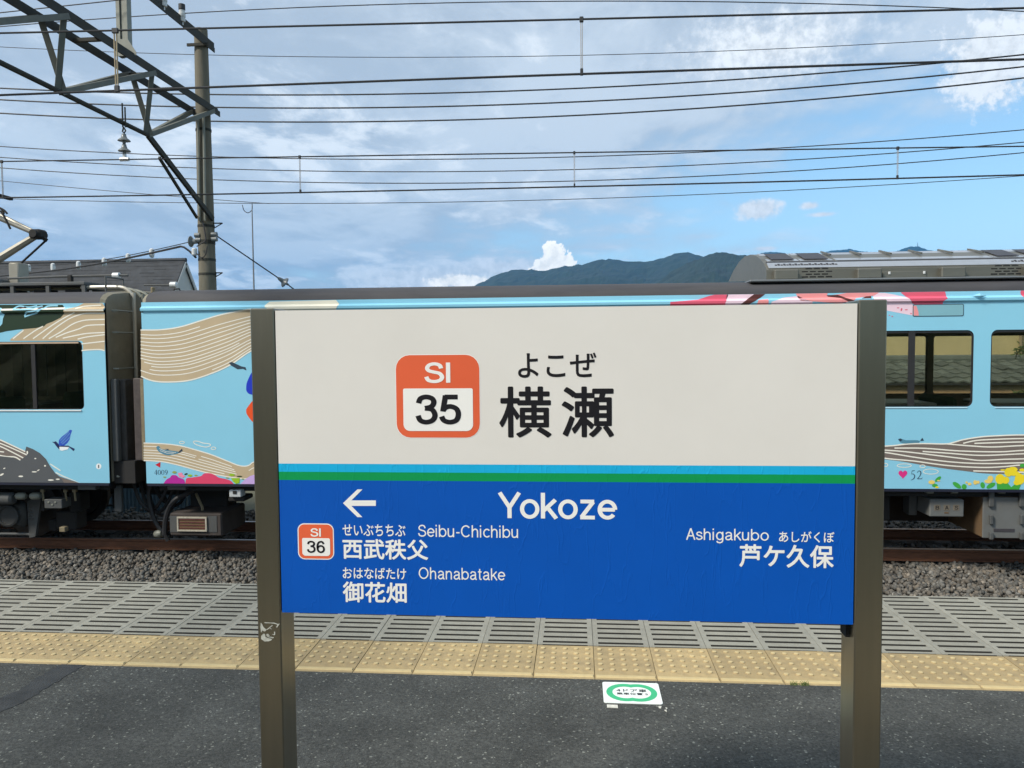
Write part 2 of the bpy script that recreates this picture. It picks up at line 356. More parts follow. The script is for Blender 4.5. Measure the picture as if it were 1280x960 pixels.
# slotted edge slabs, one piece each
def slab_mesh(y0, y1, slots):
    m = MB(); w = .3075; e = .0295; p = (y1 - y0) / slots; s = .0255
    for sx in (0, 1):
        x0 = .0014 if sx == 0 else w - e; x1 = e if sx == 0 else w - .0014
        m.box(x0, x1, y0, y1, -.1, 0)
    prev = y0
    for k in range(slots):
        c = y0 + (k + .5) * p
        m.box(e, w - e, prev, c - s / 2, -.1, 0); prev = c + s / 2
    m.box(e, w - e, prev, y1, -.1, 0)
    # faces: box order is x0,x1,y0,y1,z0,z1 -> the slot walls are coloured near-black so the slots read dark
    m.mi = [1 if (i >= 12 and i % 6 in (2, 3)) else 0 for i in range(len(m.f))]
    return m.mesh('paving_slab', [M_CONC, mat('slot_wall_dark', (.03, .028, .024), .95)], fix=False)
M_TILE = mat('tactile_tile', (.42, .31, .15), .8, var=.16, vscale=9, bump=.25, bscale=150, dirt=.85, dirt_col=(.20, .155, .09), rand=.16)
def tile_mesh(d, flip):
    m = MB(); w = .3075
    m.box(.0016, w - .0016, .0, d, -.06, -.003)
    for i in range(5):
        for j in range(5):
            cx = .033 + i * .0603; cy = .125 + j * .0655
            if j > 4: continue
            m.cur = 0; m.lathe([(.0155, -.004), (.0120, .0018)], (cx, cy, 0), n=10); m.cur = 1; m.lathe([(.0120, .0018), (.0075, .0030)], (cx, cy, 0), n=10); m.cur = 0
    m.add([(.006, .028, -.004), (w - .006, .028, -.004), (w - .006, .056, -.004), (.006, .056, -.004), (.009, .034, .003), (w - .009, .034, .003), (w - .009, .050, .003), (.009, .050, .003)],
          [(0, 1, 5, 4), (1, 2, 6, 5), (2, 3, 7, 6), (3, 0, 4, 7), (4, 5, 6, 7)])
    m.mi[-5:] = [1] * 5
    if flip: m.v = [(w - x, d - y, z) for x, y, z in m.v]
    return m.mesh('tactile_tile', [M_TILE, mat('tile_worn_top', (.52, .41, .21), .8, var=.15, vscale=15, rand=.06)], fix=False)
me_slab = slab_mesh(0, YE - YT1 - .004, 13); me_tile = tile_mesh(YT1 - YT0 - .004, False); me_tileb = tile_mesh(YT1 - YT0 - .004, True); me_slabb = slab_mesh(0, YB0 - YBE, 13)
PITCH_T = .3075; X0T = -.53
for i in range(-15, 14):
    x = X0T + i * PITCH_T
    z = random.uniform(-.0012, .0012)
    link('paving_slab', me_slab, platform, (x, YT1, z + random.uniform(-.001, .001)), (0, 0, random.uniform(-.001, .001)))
    link('tactile_tile', me_tile, platform, (x, YT0, z), (random.uniform(-.004, .004), random.uniform(-.004, .004), random.uniform(-.002, .002)))
for i in range(-15, 14):
    x = X0T + i * PITCH_T
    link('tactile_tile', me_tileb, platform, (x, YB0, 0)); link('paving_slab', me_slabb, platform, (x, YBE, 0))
# tar repair strip at the left
m = MB(); lft = [(-3.3, 2.35), (-3.0, 2.88), (-2.735, 3.36), (-2.715, 3.56), (-2.70, 3.755)]; rgt = [(-3.12, 2.30), (-2.84, 2.85), (-2.61, 3.28), (-2.585, 3.5), (-2.57, 3.755)]
lft, rgt = catmull(lft, 14), catmull(rgt, 14); jr = random.Random(4); jit = lambda P_: [(x + jr.uniform(-.007, .007), y) for x, y in P_]
lft, rgt = jit(lft), jit(rgt); n_ = len(lft); m.add([(x, y, .002) for x, y in lft + rgt], [(n_ + i, n_ + i + 1, i + 1, i) for i in range(n_ - 1)])
m.build('tar_strip', mat('tar', (.031, .032, .032), .8, var=.5, vscale=10, bump=.6, bscale=120), platform)

# ---- track beds and ballast
M_BED = mat('ballast_bed', (.075, .07, .06), .95, var=.5, vscale=30, bump=1, bscale=40, bdist=.03)
bed = one('track_bed', M_BED, lambda m: m.extrude_x([(YE - .1, -1.455), (YE - .1, -1.31), (13.2, -1.31), (13.9, -1.455)], -40, 40))
structure(bed)
bed2 = one('track_bed', M_BED, lambda m: m.extrude_x([(-6.2, -1.455), (-5.6, -1.31), (YBE + .1, -1.31), (YBE + .1, -1.455)], -40, 40)); structure(bed2)
M_STONE = mat('ballast_stone', (.13, .121, .105), .92, var=.25, vscale=9, bump=.3, bscale=90)
def stone_attr():
    nt = M_STONE.node_tree; L = nt.links; b = nt.nodes['Principled BSDF']; old = b.inputs['Base Color'].links[0].from_socket
    at = nt.nodes.new('ShaderNodeAttribute'); at.attribute_name = 'tone'
    mx = nt.nodes.new('ShaderNodeMix'); mx.data_type = 'RGBA'; mx.blend_type = 'MULTIPLY'; mx.inputs[0].default_value = 1
    L.new(old, mx.inputs[6]); L.new(at.outputs['Color'], mx.inputs[7]); L.new(mx.outputs[2], b.inputs['Base Color'])
stone_attr()
def ballast():
    import numpy as np
    rng = np.random.default_rng(3); protos = []
    for k in range(10):
        bm = bmesh.new(); bmesh.ops.create_icosphere(bm, subdivisions=1, radius=1)
        sc = rng.uniform(.65, 1.15, 3)
        vs_ = np.array([tuple(v.co) for v in bm.verts]) * rng.uniform(.60, 1.22, (len(bm.verts), 1)) * sc
        fs_ = np.array([[v.index for v in f.verts] for f in bm.faces]); bm.free(); protos.append((vs_, fs_))
    V, Fc, T = [], [], []; o = 0
    def spread(x0, x1, y0, y1, n, zc, r0, r1):
        nonlocal o
        for i in range(n):
            v, f = protos[rng.integers(10)]
            a = rng.uniform(0, 2 * pi); b = rng.uniform(-.8, .8); ca, sa, cb, sb = cos(a), sin(a), cos(b), sin(b)
            M = np.array([[ca, -sa, 0], [sa, ca, 0], [0, 0, 1]]) @ np.array([[1, 0, 0], [0, cb, -sb], [0, sb, cb]])
            r = rng.uniform(r0, r1); x = rng.uniform(x0, x1); y = rng.uniform(y0, y1)
            V.append((v * r) @ M.T + np.array([x, y, zc(x, y) + rng.uniform(-.4, .55) * r])); Fc.append(f + o); o += len(v)
            t = rng.choice([.55, .75, .9, 1.0, 1.15, 1.4, 1.9], p=[.12, .2, .22, .2, .14, .09, .03]); w = rng.uniform(-.06, .1)
            T.append(np.tile([t * (1 + w), t, t * (1 - w), 1], (len(f) * 3, 1)))
    bumpy = lambda x, y: -1.285 + .025 * noise.noise(Vector((x * 1.3, y * 1.3, 0)))
    spread(-10.5, 8.5, 8.75, 10.52, 15500, bumpy, .022, .042)
    spread(-10.5, 8.5, 10.7, 11.62, 3600, lambda x, y: -1.29, .022, .042)
    spread(-11.5, 9.5, 11.82, 13.3, 3800, lambda x, y: bumpy(x, y) + .02, .022, .045)
    Vn = np.concatenate(V); Fn = np.concatenate(Fc); Tn = np.concatenate(T)
    me = bpy.data.meshes.new('ballast'); me.vertices.add(len(Vn)); me.vertices.foreach_set('co', Vn.ravel())
    me.loops.add(Fn.size); me.loops.foreach_set('vertex_index', Fn.ravel().astype(np.int32)); me.polygons.add(len(Fn))
    me.polygons.foreach_set('loop_start', np.arange(0, Fn.size, 3, dtype=np.int32)); me.update(calc_edges=True); me.validate()
    ca_ = me.color_attributes.new('tone', 'FLOAT_COLOR', 'CORNER'); ca_.data.foreach_set('color', Tn.ravel().astype(np.float32))
    me.materials.append(M_STONE)
    b = link('ballast', me); b['kind'] = 'stuff'; tag(b, 'grey brown crushed stone ballast around the rails', 'gravel')
ballast()
# ---- tracks
M_RAIL = mat('rusty_rail', (.17, .072, .036), .8, var=.35, vscale=7, stretch=(1, 6, 6), bump=.2, bscale=60)
M_RTOP = mat('rail_head', (.30, .25, .22), .35, .7, var=.2, vscale=5)
M_SLEEPER = mat('sleeper_concrete', (.17, .16, .14), .9, var=.2, vscale=8, bump=.3)
def track(yc, spur=None):
    t = bpy.data.objects.new('railway_track', None); C.objects.link(t); t['kind'] = 'structure'
    for sgn in (-1, 1):
        y = yc + sgn * (.5335 + .0325)
        prof = [(-.0625, -.153), (.0625, -.153), (.0625, -.140), (.009, -.122), (.009, -.045), (.0325, -.034), (.0325, -.006), (.027, 0), (-.027, 0), (-.0325, -.006), (-.0325, -.034), (-.009, -.045), (-.009, -.122), (-.0625, -.140)]
        m = MB(); m.extrude_x([(y + a, RAILZ + b) for a, b in prof], -40, 40)
        m.mi = [1 if i in (6, 7, 8) else 0 for i in range(len(m.f))]
        m.build('rail', [M_RAIL, M_RTOP], t)
    sm = MB(); sm.extrude_x([(yc - 1.0, -1.42), (yc - 1.0, -1.275), (yc + 1.0, -1.275), (yc + 1.0, -1.42)], -.1, .1); me = sm.mesh('sleeper', M_SLEEPER)
    for k in range(-16, 14): link('sleeper', me, t, (k * .62 + .2, 0, 0))
    return t
track(T1); track(T2); track(YBE - 1.5)

# ================================================================== STATION NAME SIGN
M_POST = mat('bronze_post', (.245, .22, .165), .30, .92, var=.10, vscale=3, stretch=(6, 6, .6), bump=.02, bscale=80, dirt=.12, dirt_col=(.16, .13, .09))
def vinyl(name, rgb, rough, var, peel):
    m = mat(name, srgb(*rgb), rough, var=var, vscale=5, spec=.22)
    if peel:
        nt = m.node_tree; L = nt.links; b = nt.nodes['Principled BSDF']; tc = nt.nodes.new('ShaderNodeTexCoord')
        mp = nt.nodes.new('ShaderNodeMapping'); L.new(tc.outputs['Object'], mp.inputs[0]); mp.inputs['Scale'].default_value = (9, 1, 1.6)
        v = nt.nodes.new('ShaderNodeTexVoronoi'); v.feature = 'DISTANCE_TO_EDGE'; v.inputs['Scale'].default_value = 1.9; L.new(mp.outputs[0], v.inputs['Vector'])
        n = nt.nodes.new('ShaderNodeTexNoise'); n.inputs['Scale'].default_value = 3; L.new(mp.outputs[0], n.inputs['Vector'])
        ad = nt.nodes.new('ShaderNodeVectorMath'); ad.operation = 'ADD'; sc = nt.nodes.new('ShaderNodeVectorMath'); sc.operation = 'SCALE'; sc.inputs['Scale'].default_value = .8
        L.new(n.outputs['Color'], sc.inputs[0]); L.new(mp.outputs[0], ad.inputs[0]); L.new(sc.outputs[0], ad.inputs[1]); L.new(ad.outputs[0], v.inputs['Vector'])
        mr = nt.nodes.new('ShaderNodeMapRange'); L.new(v.outputs['Distance'], mr.inputs[0]); mr.inputs[2].default_value = .03; mr.inputs[3].default_value = 1; mr.inputs[4].default_value = 0
        bp = nt.nodes.new('ShaderNodeBump'); bp.inputs['Strength'].default_value = peel; bp.inputs['Distance'].default_value = .002; L.new(mr.outputs[0], bp.inputs['Height']); L.new(bp.outputs[0], b.inputs['Normal'])
    return m
V_WHITE = mat('sign_white', srgb(219, 214, 206), .45, var=.035, vscale=3, spec=.3, dirt=.10, dirt_col=srgb(196, 188, 170))
V_BLUE = vinyl('sign_blue', (0, 80, 172), .5, .05, .22)
V_CYAN = vinyl('sign_cyan', (28, 168, 214), .4, .06, .3)
V_GREEN = vinyl('sign_green', (14, 146, 78), .4, .05, .15)
V_ORANGE = vinyl('sign_orange', (222, 98, 62), .45, .05, 0)
V_BLACK = mat('sign_black', (.010, .009, .011), .6, var=.1, spec=.2)
V_LET = mat('sign_letter_white', srgb(236, 233, 226), .45, var=.03)
V_GRID = mat('sign_core', (.45, .45, .44), .5)
sign = empty('station_name_sign', 'station name sign reading Yokoze, white over blue between two bronze posts', 'station sign', (0, YSIGN, 0))
SX0 = (PY(344.4, 388.8, YSIGN).x + PY(352.5, 764, YSIGN).x) / 2; SX1 = (PY(1071.6, 378.8, YSIGN).x + PY(1066, 781.9, YSIGN).x) / 2
SZ1 = (PY(344.4, 388.8, YSIGN).z + PY(1071.6, 378.8, YSIGN).z) / 2; SZ0 = (PY(352.5, 764, YSIGN).z + PY(1066, 781.9, YSIGN).z) / 2
ZC1 = (PY(352, 580, YSIGN).z + PY(1068, 582, YSIGN).z) / 2; ZG1 = (PY(352, 590, YSIGN).z + PY(1068, 593, YSIGN).z) / 2; ZB1 = (PY(352, 600.3, YSIGN).z + PY(1068, 604, YSIGN).z) / 2
def local(o): o.location.y -= 0; return o
def sgn_one(name, mats, fn, parent=sign, **k):
    o = one(name, mats, fn, parent, **k); o.matrix_parent_inverse = Matrix.Translation((0, -YSIGN, 0)) if parent is sign else o.matrix_parent_inverse; return o
board = sgn_one('board', V_GRID, lambda m: m.box(SX0, SX1, YSIGN + .0012, YSIGN + .030, SZ0, SZ1))
def panel(name, mt, z0, z1):
    return sgn_one(name, mt, lambda m: m.box(SX0, SX1, YSIGN - .0012, YSIGN + .001, z0, z1), board)
panel('white_face', V_WHITE, ZC1, SZ1); panel('cyan_stripe', V_CYAN, ZG1, ZC1); panel('green_stripe', V_GREEN, ZB1, ZG1); panel('blue_face', V_BLUE, SZ0, ZB1)
board.matrix_parent_inverse = Matrix.Translation((0, -YSIGN, 0))
for (a, b, s) in ((313, 342.5, -1), (1075, 1108.5, 1)):
    xa = PY(a, 386, YSIGN).x; xb = PY(b, 386, YSIGN).x
    if s < 0: xb = SX0 - .003
    else: xa = SX1 + .003
    zt = PY(330 if s < 0 else 1090, 385.5 if s < 0 else 374.5, YSIGN).z
    def post(m):
        m.cbox(xa, xb, YSIGN - .004, YSIGN + .095, -.05, zt, .003)
    sgn_one('post', M_POST, post)
    sgn_one('base_plate', M_POST, lambda m: m.cbox(xa - .04, xb + .04, YSIGN - .04, YSIGN + .135, .0, .012, .003))
    sgn_one('bracket', M_DARK, lambda m: m.box(xb if s < 0 else xa - .010, xb + .010 if s < 0 else xa, YSIGN + .031, YSIGN + .072, SZ0 + .02 if s < 0 else SZ0 - .045, SZ0 + .25))
LY = YSIGN - .0012
def sp(px, py): p = PY(px, py, YSIGN); return p.x, p.z
def flat(name, mt, polys, layer):
    m = MB()
    for poly in polys:
        loops = poly if isinstance(poly[0][0], (tuple, list)) else [poly]
        tr = tessellate_polygon([[Vector((a, b, 0)) for a, b in lp] for lp in loops]); pts = [p for lp in loops for p in lp]
        m.add([(x, LY - .0006 * layer, z) for x, z in pts], [tuple(t) for t in tr])
    o = m.build(name, mt, board); return o
def stext(body, x0, x1, y0, y1, mt, off=.01, layer=1, name='lettering'):
    ly = None
    if all(c in GLYPH for c in body): vs_, fs_, ly = grotesque(body, off)
    else: vs_, fs_ = text_tris(body, off)
    a, b = sp(x0, y1), sp(x1, y0)
    a2, b2 = sp(x0, y0), sp(x1, y1)
    X0, X1 = (a[0] + a2[0]) / 2, (b[0] + b2[0]) / 2; Z0, Z1 = (a[1] + b2[1]) / 2, (b[1] + a2[1]) / 2
    n_ = max(1, len(vs_) // 9)
    m = MB(); m.add([(X0 + u * (X1 - X0), LY - .0006 * layer - .00003 * (ly[i] if ly else i // n_), Z0 + v * (Z1 - Z0)) for i, (u, v) in enumerate(vs_)], fs_)
    return m.build(name, mt, board, fix=False)
def icon(x0, x1, y0, y1, ix0, ix1, iy0, iy1, r, ri, num, nbox, sbox, halo, noff):
    A, B = sp(x0, y1), sp(x1, y0); k = (B[0] - A[0]) / (x1 - x0)
    if halo: flat('icon_border', V_LET, [rrect(A[0] - halo * k, B[0] + halo * k, A[1] - halo * k, B[1] + halo * k, (r + halo) * k)], .5)
    flat('station_icon', V_ORANGE, [rrect(A[0], B[0], A[1], B[1], r * k)], 1)
    a, b = sp(ix0, iy1), sp(ix1, iy0)
    flat('icon_field', V_LET, [rrect(a[0], b[0], a[1], b[1], [ri * k, ri * k, 2 * k, 2 * k])], 2)
    stext(num, *nbox, V_BLACK, noff, 3); stext('SI', *sbox, V_LET, .155, 2)
icon(496.3, 599, 443.3, 546.8, 504.8, 591, 485.3, 538.6, 17, 8, '35', (519.5, 576.5, 493, 530.5), (530.5, 563, 452.8, 478.8), .8, .165)
icon(374.2, 416, 655.6, 697.6, 378.4, 412.8, 672.6, 694.3, 7, 4, '36', (384, 406.5, 675.6, 690.8), (388.3, 401.4, 660, 670.6), 1.2, .145)
stext('よこぜ', 647.5, 745.5, 441, 472, V_BLACK, .012)
stext('横', 624, 689.5, 483, 547, V_BLACK, .016); stext('瀬', 702, 767.5, 483, 546.5, V_BLACK, .016)
stext('Yokoze', 622.5, 771.5, 614.8, 649.4, V_LET, .145)
stext('せいぶちちぶ', 428.5, 507, 655.3, 669.8, V_LET, .012); stext('Seibu-Chichibu', 522.8, 647.6, 656.3, 671.5, V_LET, .105)
stext('西武秩父', 428.5, 535.3, 673.8, 699.2, V_LET, .021)
stext('おはなばたけ', 428.7, 508, 709.3, 723.6, V_LET, .012); stext('Ohanabatake', 523.6, 631.6, 709.6, 724.8, V_LET, .105)
stext('御花畑', 428.7, 508.6, 727.2, 753, V_LET, .021)
stext('Ashigakubo', 857.5, 960.8, 660.5, 679, V_LET, .105); stext('あしがくぼ', 973.5, 1042.6, 664, 677.8, V_LET, .012)
stext('芦ケ久保', 924, 1042, 680.6, 709.3, V_LET, .021)
arrow = [(429, 628.8), (447, 611.6), (453.2, 611.6), (439.5, 625.3), (470, 625.3), (470, 632.2), (439.5, 632.2), (453.2, 646.2), (447, 646.2)]
flat('arrow', V_LET, [[sp(*p) for p in arrow]], 1)
# torn sticker remains on the posts
def scrap(pts, mt, dy=-.0052):
    m = MB(); q = [PY(*p, YSIGN + dy) for p in pts]; tr = tessellate_polygon([[Vector((p.x, p.z, 0)) for p in q]])
    m.add(q, [tuple(t) for t in tr]); o = m.build('sticker_scrap', mt, sign); o.matrix_parent_inverse = Matrix.Translation((0, -YSIGN, 0))
M_SCRAP = mat('old_sticker', (.42, .42, .36), .8, var=.35, vscale=60)
Z = lambda L_: [(310 + a / 16, 740 + b / 16) for a, b in L_]
for L_ in ([(255, 610), (280, 640), (310, 700), (345, 735), (380, 750), (340, 790), (280, 770), (275, 800), (300, 812), (258, 800), (248, 700)],
           [(330, 605), (520, 612), (600, 640), (635, 630), (580, 715), (560, 700), (590, 655), (520, 632), (330, 622)],
           [(380, 740), (470, 670), (495, 655), (490, 680), (440, 715), (480, 740), (470, 748), (430, 725), (385, 760)],
           [(520, 790), (548, 800), (540, 865), (480, 850), (500, 840), (525, 845)],
           [(262, 880), (320, 825), (345, 850), (350, 900), (400, 920), (480, 935), (470, 965), (420, 985), (330, 990), (262, 940)],
           [(365, 845), (400, 830), (435, 870), (410, 900), (440, 890), (520, 905), (505, 925), (400, 905), (370, 880)]):
    scrap(Z(L_), M_SCRAP)

# ================================================================== FLOOR BOARDING MARK
fm = empty('boarding_mark', 'white floor plate with green double ring by the tactile tiles', 'floor sign', (0.255, 3.61, 0))
def loc0(o, par): o.matrix_parent_inverse = Matrix.Translation(-par.location); return o
def fbuild(m, name, mt, fix=True): return loc0(m.build(name, mt, fm, fix=fix), fm)
m = MB(); m.prism(rrect(.120, .390, 3.503, 3.722, .012, 3), lambda x, y: (x, y, .0005), lambda x, y: (x, y, .0035)); fbuild(m, 'plate', pm('mark_white', (232, 236, 230), .5))
cxm, cym = .255, 3.6125
def dbl(r, d, sq):
    out = []; a0 = math.acos(d / r)
    n = 18
    for i in range(n + 1):
        a = -pi + a0 + (2 * pi - 2 * a0) * i / n; a = -(pi - a0) + 2 * (pi - a0) * i / n
        out.append((cxm + d + r * cos(a), cym + r * sq * sin(a)))
    for i in range(n + 1):
        a = a0 + 2 * (pi - a0) * i / n
        out.append((cxm - d + r * cos(a), cym + r * sq * sin(a)))
    return out
o1, i1 = dbl(.090, .030, 1.03), dbl(.061, .030, 1.0)
tr = tessellate_polygon([[Vector((*p, 0)) for p in o1], [Vector((*p, 0)) for p in i1]])
m = MB(); m.add([(*p, .0040) for p in o1 + i1], [tuple(t) for t in tr]); fbuild(m, 'green_ring', pm('mark_green', (62, 178, 122), .5))
for body, x0, x1, y0, y1 in (('4ドア車', .183, .327, 3.617, 3.650), ('乗車位置 5', .183, .330, 3.586, 3.610)):
    v_, f_ = text_tris(body, .014); n_ = max(1, len(v_) // 9); m = MB(); m.add([(x0 + a * (x1 - x0), y0 + b * (y1 - y0), .0042 + .00003 * (i // n_)) for i, (a, b) in enumerate(v_)], f_); fbuild(m, 'lettering', pm('mark_black', (30, 40, 45), .6), fix=False)
# torn paper bits next to it
for L_ in ([(758.5, 880.5), (772, 881), (772.5, 884.6), (759, 884)], [(823, 882.3), (827, 882.6), (826, 885), (823.6, 884.6)], [(830.5, 887.3), (833, 887), (833.4, 889.5)], [(832, 884), (834.5, 885), (833, 886)]):
    m = MB(); q = [PZ(*p, .003) for p in L_]; m.prism([(p.x, p.y) for p in q], lambda x, y: (x, y, .0005), lambda x, y: (x, y, .003)); fbuild(m, 'sticker_scrap', mat('scrap_white', (.62, .6, .52), .8, var=.2, vscale=40))
# ---- weed in a joint
def weed(px, py, n, spread, hgt):
    c = PZ(px, py); m = MB(); rnd = random.Random(5)
    for i in range(n):
        x = c.x + rnd.uniform(-spread, spread); y = c.y + rnd.uniform(-.008, .008); a = rnd.uniform(0, 2 * pi); h = hgt * rnd.uniform(.4, 1); w = .0014
        l = h * rnd.uniform(.4, 1.4); dx, dy = cos(a) * l, sin(a) * l * .6
        m.add([(x - w, y, 0), (x + w, y, 0), (x + dx * .5 + w * .8, y + dy * .5, h * .75), (x + dx * .5 - w * .8, y + dy * .5, h * .75), (x + dx, y + dy, h)], [(0, 1, 2, 3), (3, 2, 4)])
    o = m.build('weed', mat('weed_green', (.10, .15, .035), .8, var=.3, vscale=20)); tag(o, 'small grass weed growing at the foot of the tactile tiles', 'weed')
weed(1000, 856.5, 60, .045, .022)

# ================================================================== OVERHEAD GANTRY
M_STEEL = mat('galv_steel_shaded', (.040, .040, .033), .7, 0.0, spec=.2, var=.25, vscale=5, bump=.1, bscale=40, dirt=.3, dirt_col=(.06, .05, .04))  # gantry steel darkened: shade on its visible faces is put into the colour
M_WEB = mat('web_steel_lit', (.115, .118, .095), .6, 0.0, var=.25, vscale=5, dirt=.3, dirt_col=(.05, .045, .035))  # paler copy for the web bars, their sunlit tone painted in
M_PIPE = mat('pale_pipe', (.20, .205, .17), .5, .1, var=.15)
M_POLE = mat('pole_concrete', (.15, .135, .10), .9, var=.22, vscale=3, stretch=(4, 4, .6), bump=.25, bscale=60, dirt=.45, dirt_col=(.10, .09, .06))
M_PORC = mat('porcelain', (.62, .63, .62), .25, var=.05); M_PORCD = mat('porcelain_grey', (.15, .165, .165), .3, var=.1)
M_WIRE = mat('wire', (.03, .032, .035), .6, .2, var=.1); M_COPPER = mat('wire_dark', (.02, .02, .022), .6)
YP = 14.0
pc = PY(259.5, 350, YP); pxc = pc.x
gantry = empty('catenary_gantry', 'lattice steel gantry over the tracks on a tapered concrete pole', 'gantry', (pxc, YP, -1.4))
def gb(m, name, mt, par=None, smooth=False):
    o = m.build(name, mt, par or gantry, smooth)
    if par is None: o.matrix_parent_inverse = Matrix.Translation(-gantry.location)
    return o
ztop = PY(252, 37, YP).z
m = MB(); m.lathe([(.178, -1.4), (.158, 2.6), (.118, ztop), (.04, ztop + .02)], (pxc, YP, 0), n=20); pole = gb(m, 'pole', M_POLE, smooth=True)
for z in (PY(260, 325, YP).z, PY(260, 302, YP).z, PY(260, 283, YP).z, PY(260, 300, YP).z - .06, PY(258, 163, YP).z, PY(260, 343, YP).z):
    m = MB(); rr = .178 - (z + 1.4) * .0068 + .012; m.lathe([(rr, z - .022), (rr, z + .022)], (pxc, YP, 0), n=18); gb(m, 'pole_band', M_STEEL)
for px_, r_ in ((247.5, .022), (254.5, .024)):
    a = PY(px_, 142, YP - .17); b = PY(px_ + 2, 276, YP - .17); m = MB(); m.tube([a, b], r_, 8); gb(m, 'conduit', M_PIPE, smooth=True)
XU1 = PY(266, 136, YP - .15).x; zU = PY(266, 136, YP - .15).z; XU2 = PY(238, 134, YP - .15).x
XM = (XU1 + XU2) / 2
zU2 = zU
def at_z(px, py, z): return PZ(px, py, z)
# upper chords: straight at constant height towards the camera side
YEND = 1.2
chords = []
for X_ in (XU1, XU2):
    m = MB(); m.lbar((X_ - .03, YP + .12, zU), (X_ - .03, -6.2, zU), .085, .012); m.bar((X_ + .005, YP + .12, zU - .02), (X_ + .005, -6.2, zU - .02), .012, .10); gb(m, 'top_chord', M_STEEL)
nodes = []
zL = PX(185, 169, XM).z
m = MB(); bend = PX(185, 169, XM); m.tube([bend, (XM, -4.5, zL)], .036, 8); gb(m, 'bottom_chord', M_STEEL, smooth=True)
endk = PY(266, 274, YP - .1); m = MB(); m.bar(bend, endk, .05, .09); gb(m, 'knee_brace', M_STEEL)
endk2 = PY(246, 272, YP - .17); m = MB(); m.bar(PX(199, 197, XM), endk2, .035, .05); gb(m, 'knee_brace', M_STEEL)
n0 = bend.y; n1 = PX(76, 115, XM).y; stepn = n0 - n1
def top_at(X_, py_px): return py_px
yl = [n0 - i * stepn for i in range(0, 7)]
tA = PX(162, 96, XU2).y; tB = PX(193, 92, XU1).y; offt = ((tA + tB) / 2) - n0
for i, y in enumerate(yl):
    b0 = Vector((XM, y, zL))
    for X_ in (XU1, XU2):
        m = MB(); m.lbar(b0, (X_, y + offt, zU - .03), .08, .010); gb(m, 'web_bar', M_WEB)
        tgt = y + stepn + offt * 1.0 if i else YP - .12
        m = MB(); m.bar(b0, (X_, min(tgt, YP - .12), zU - .03), .065, .075); gb(m, 'web_bar', M_WEB)
    m = MB(); m.bar((XU1, y + offt, zU - .045), (XU2, y + offt, zU - .045), .14, .012); gb(m, 'batten', M_STEEL)
    m = MB(); m.bar((XU1, y + offt + stepn * .36, zU - .03), (XU2, y + offt + stepn * .36, zU - .03), .05, .05); gb(m, 'batten', M_STEEL)
# upright post standing on the beam
pb = PX(156, 62, XM)
pz = Vector((XM, pb.y, zU))
m = MB()
for s in (-1, 1): m.box(XM + s * .06 - .028, XM + s * .06 + .028, pz.y - .06, pz.y + .06, zU + .06, zU + 2.2)
m.box(XM - .02, XM + .02, pz.y - .04, pz.y + .04, zU + .06, zU + 2.2)
gb(m, 'upright', M_PIPE)
m = MB(); m.prism([(XM - .12, zU + .05), (XM + .22, zU + .05), (XM + .22, zU + .10), (XM + .09, zU + .3), (XM - .09, zU + .3), (XM - .12, zU + .10)], lambda a, b: (a, pz.y - .07, b), lambda a, b: (a, pz.y - .062, b)); gb(m, 'gusset', M_PIPE)
# top crossarm with line insulators
ca0 = PX(262, 58, pxc + .08); zc = ca0.z
m = MB(); m.lbar((pxc + .13, YP + .25, zc), (pxc + .13, 5.5, zc), .09, .012); m.bar((pxc + .135, YP + .25, zc - .045), (pxc + .135, 5.5, zc - .045), .012, .09); gb(m, 'crossarm', M_STEEL)
m = MB(); m.bar((pxc - .2, YP - .14, zc - .08), (pxc + .2, YP - .14, zc - .08), .03, .05); gb(m, 'clamp', M_STEEL)
def pin_insulator(pt):
    m = MB(); m.lathe([(.02, -.05), (.02, 0), (.05, .01), (.055, .06), (.045, .07), (.058, .09), (.058, .15), (.045, .16), (.05, .18), (.05, .25), (.03, .26)], pt, n=14); o = gb(m, 'insulator', M_PORC, smooth=True)
    m = MB(); m.lathe([(.052, .2), (.056, .215), (.056, .30), (.03, .31)], pt, n=14); gb(m, 'cap', M_WIRE, o); o2 = m
    return Vector(pt) + Vector((0, 0, .27))
ins = []
for px_, py_ in ((228, 34), (205, 15)):
    q = PX(px_, py_, pxc + .13); ins.append(pin_insulator((pxc + .13, q.y, zc - .01)))
# hanging suspension insulator for the far track
hp = PX(153, 158, XM); hy = hp.y
def disc_string(top):
    x, y, z = top; m = MB()
    m.lathe([(.012, 0), (.012, -.05)], top, n=6); hk = MB()
    hk.tube([(x - .012, y, z + .36), (x - .012, y, z)], .012, 6); hk.tube([(x + .03, y, z + .30), (x + .03, y, z)], .012, 6); hk.tube([(x, y, z + .0), (x + .03, y, z - .05), (x + .005, y, z - .09), (x - .02, y, z - .06), (x, y, z)], .012, 6)
    gb(hk, 'hanger', M_STEEL)
    for k in range(2):
        b = MB(); zz = z - .10 - k * .155
        b.lathe([(.03, 0), (.035, -.03), (.045, -.06), (.085, -.09), (.092, -.105), (.03, -.108), (.02, -.15)], (x, y, zz), n=18); gb(b, 'insulator', M_PORCD, smooth=True)
    c = MB(); zz = z - .42; c.bar((x, y, zz + .02), (x, y, zz - .05), .04); c.tube([(x - .07, y, zz - .06), (x + .07, y, zz - .06)], .03, 8); gb(c, 'clamp', M_PORC)
    return zz - .06
zclamp = disc_string((XM + .02, PX(153, 160, XM).y, PX(153, 160, XM).z + .01))
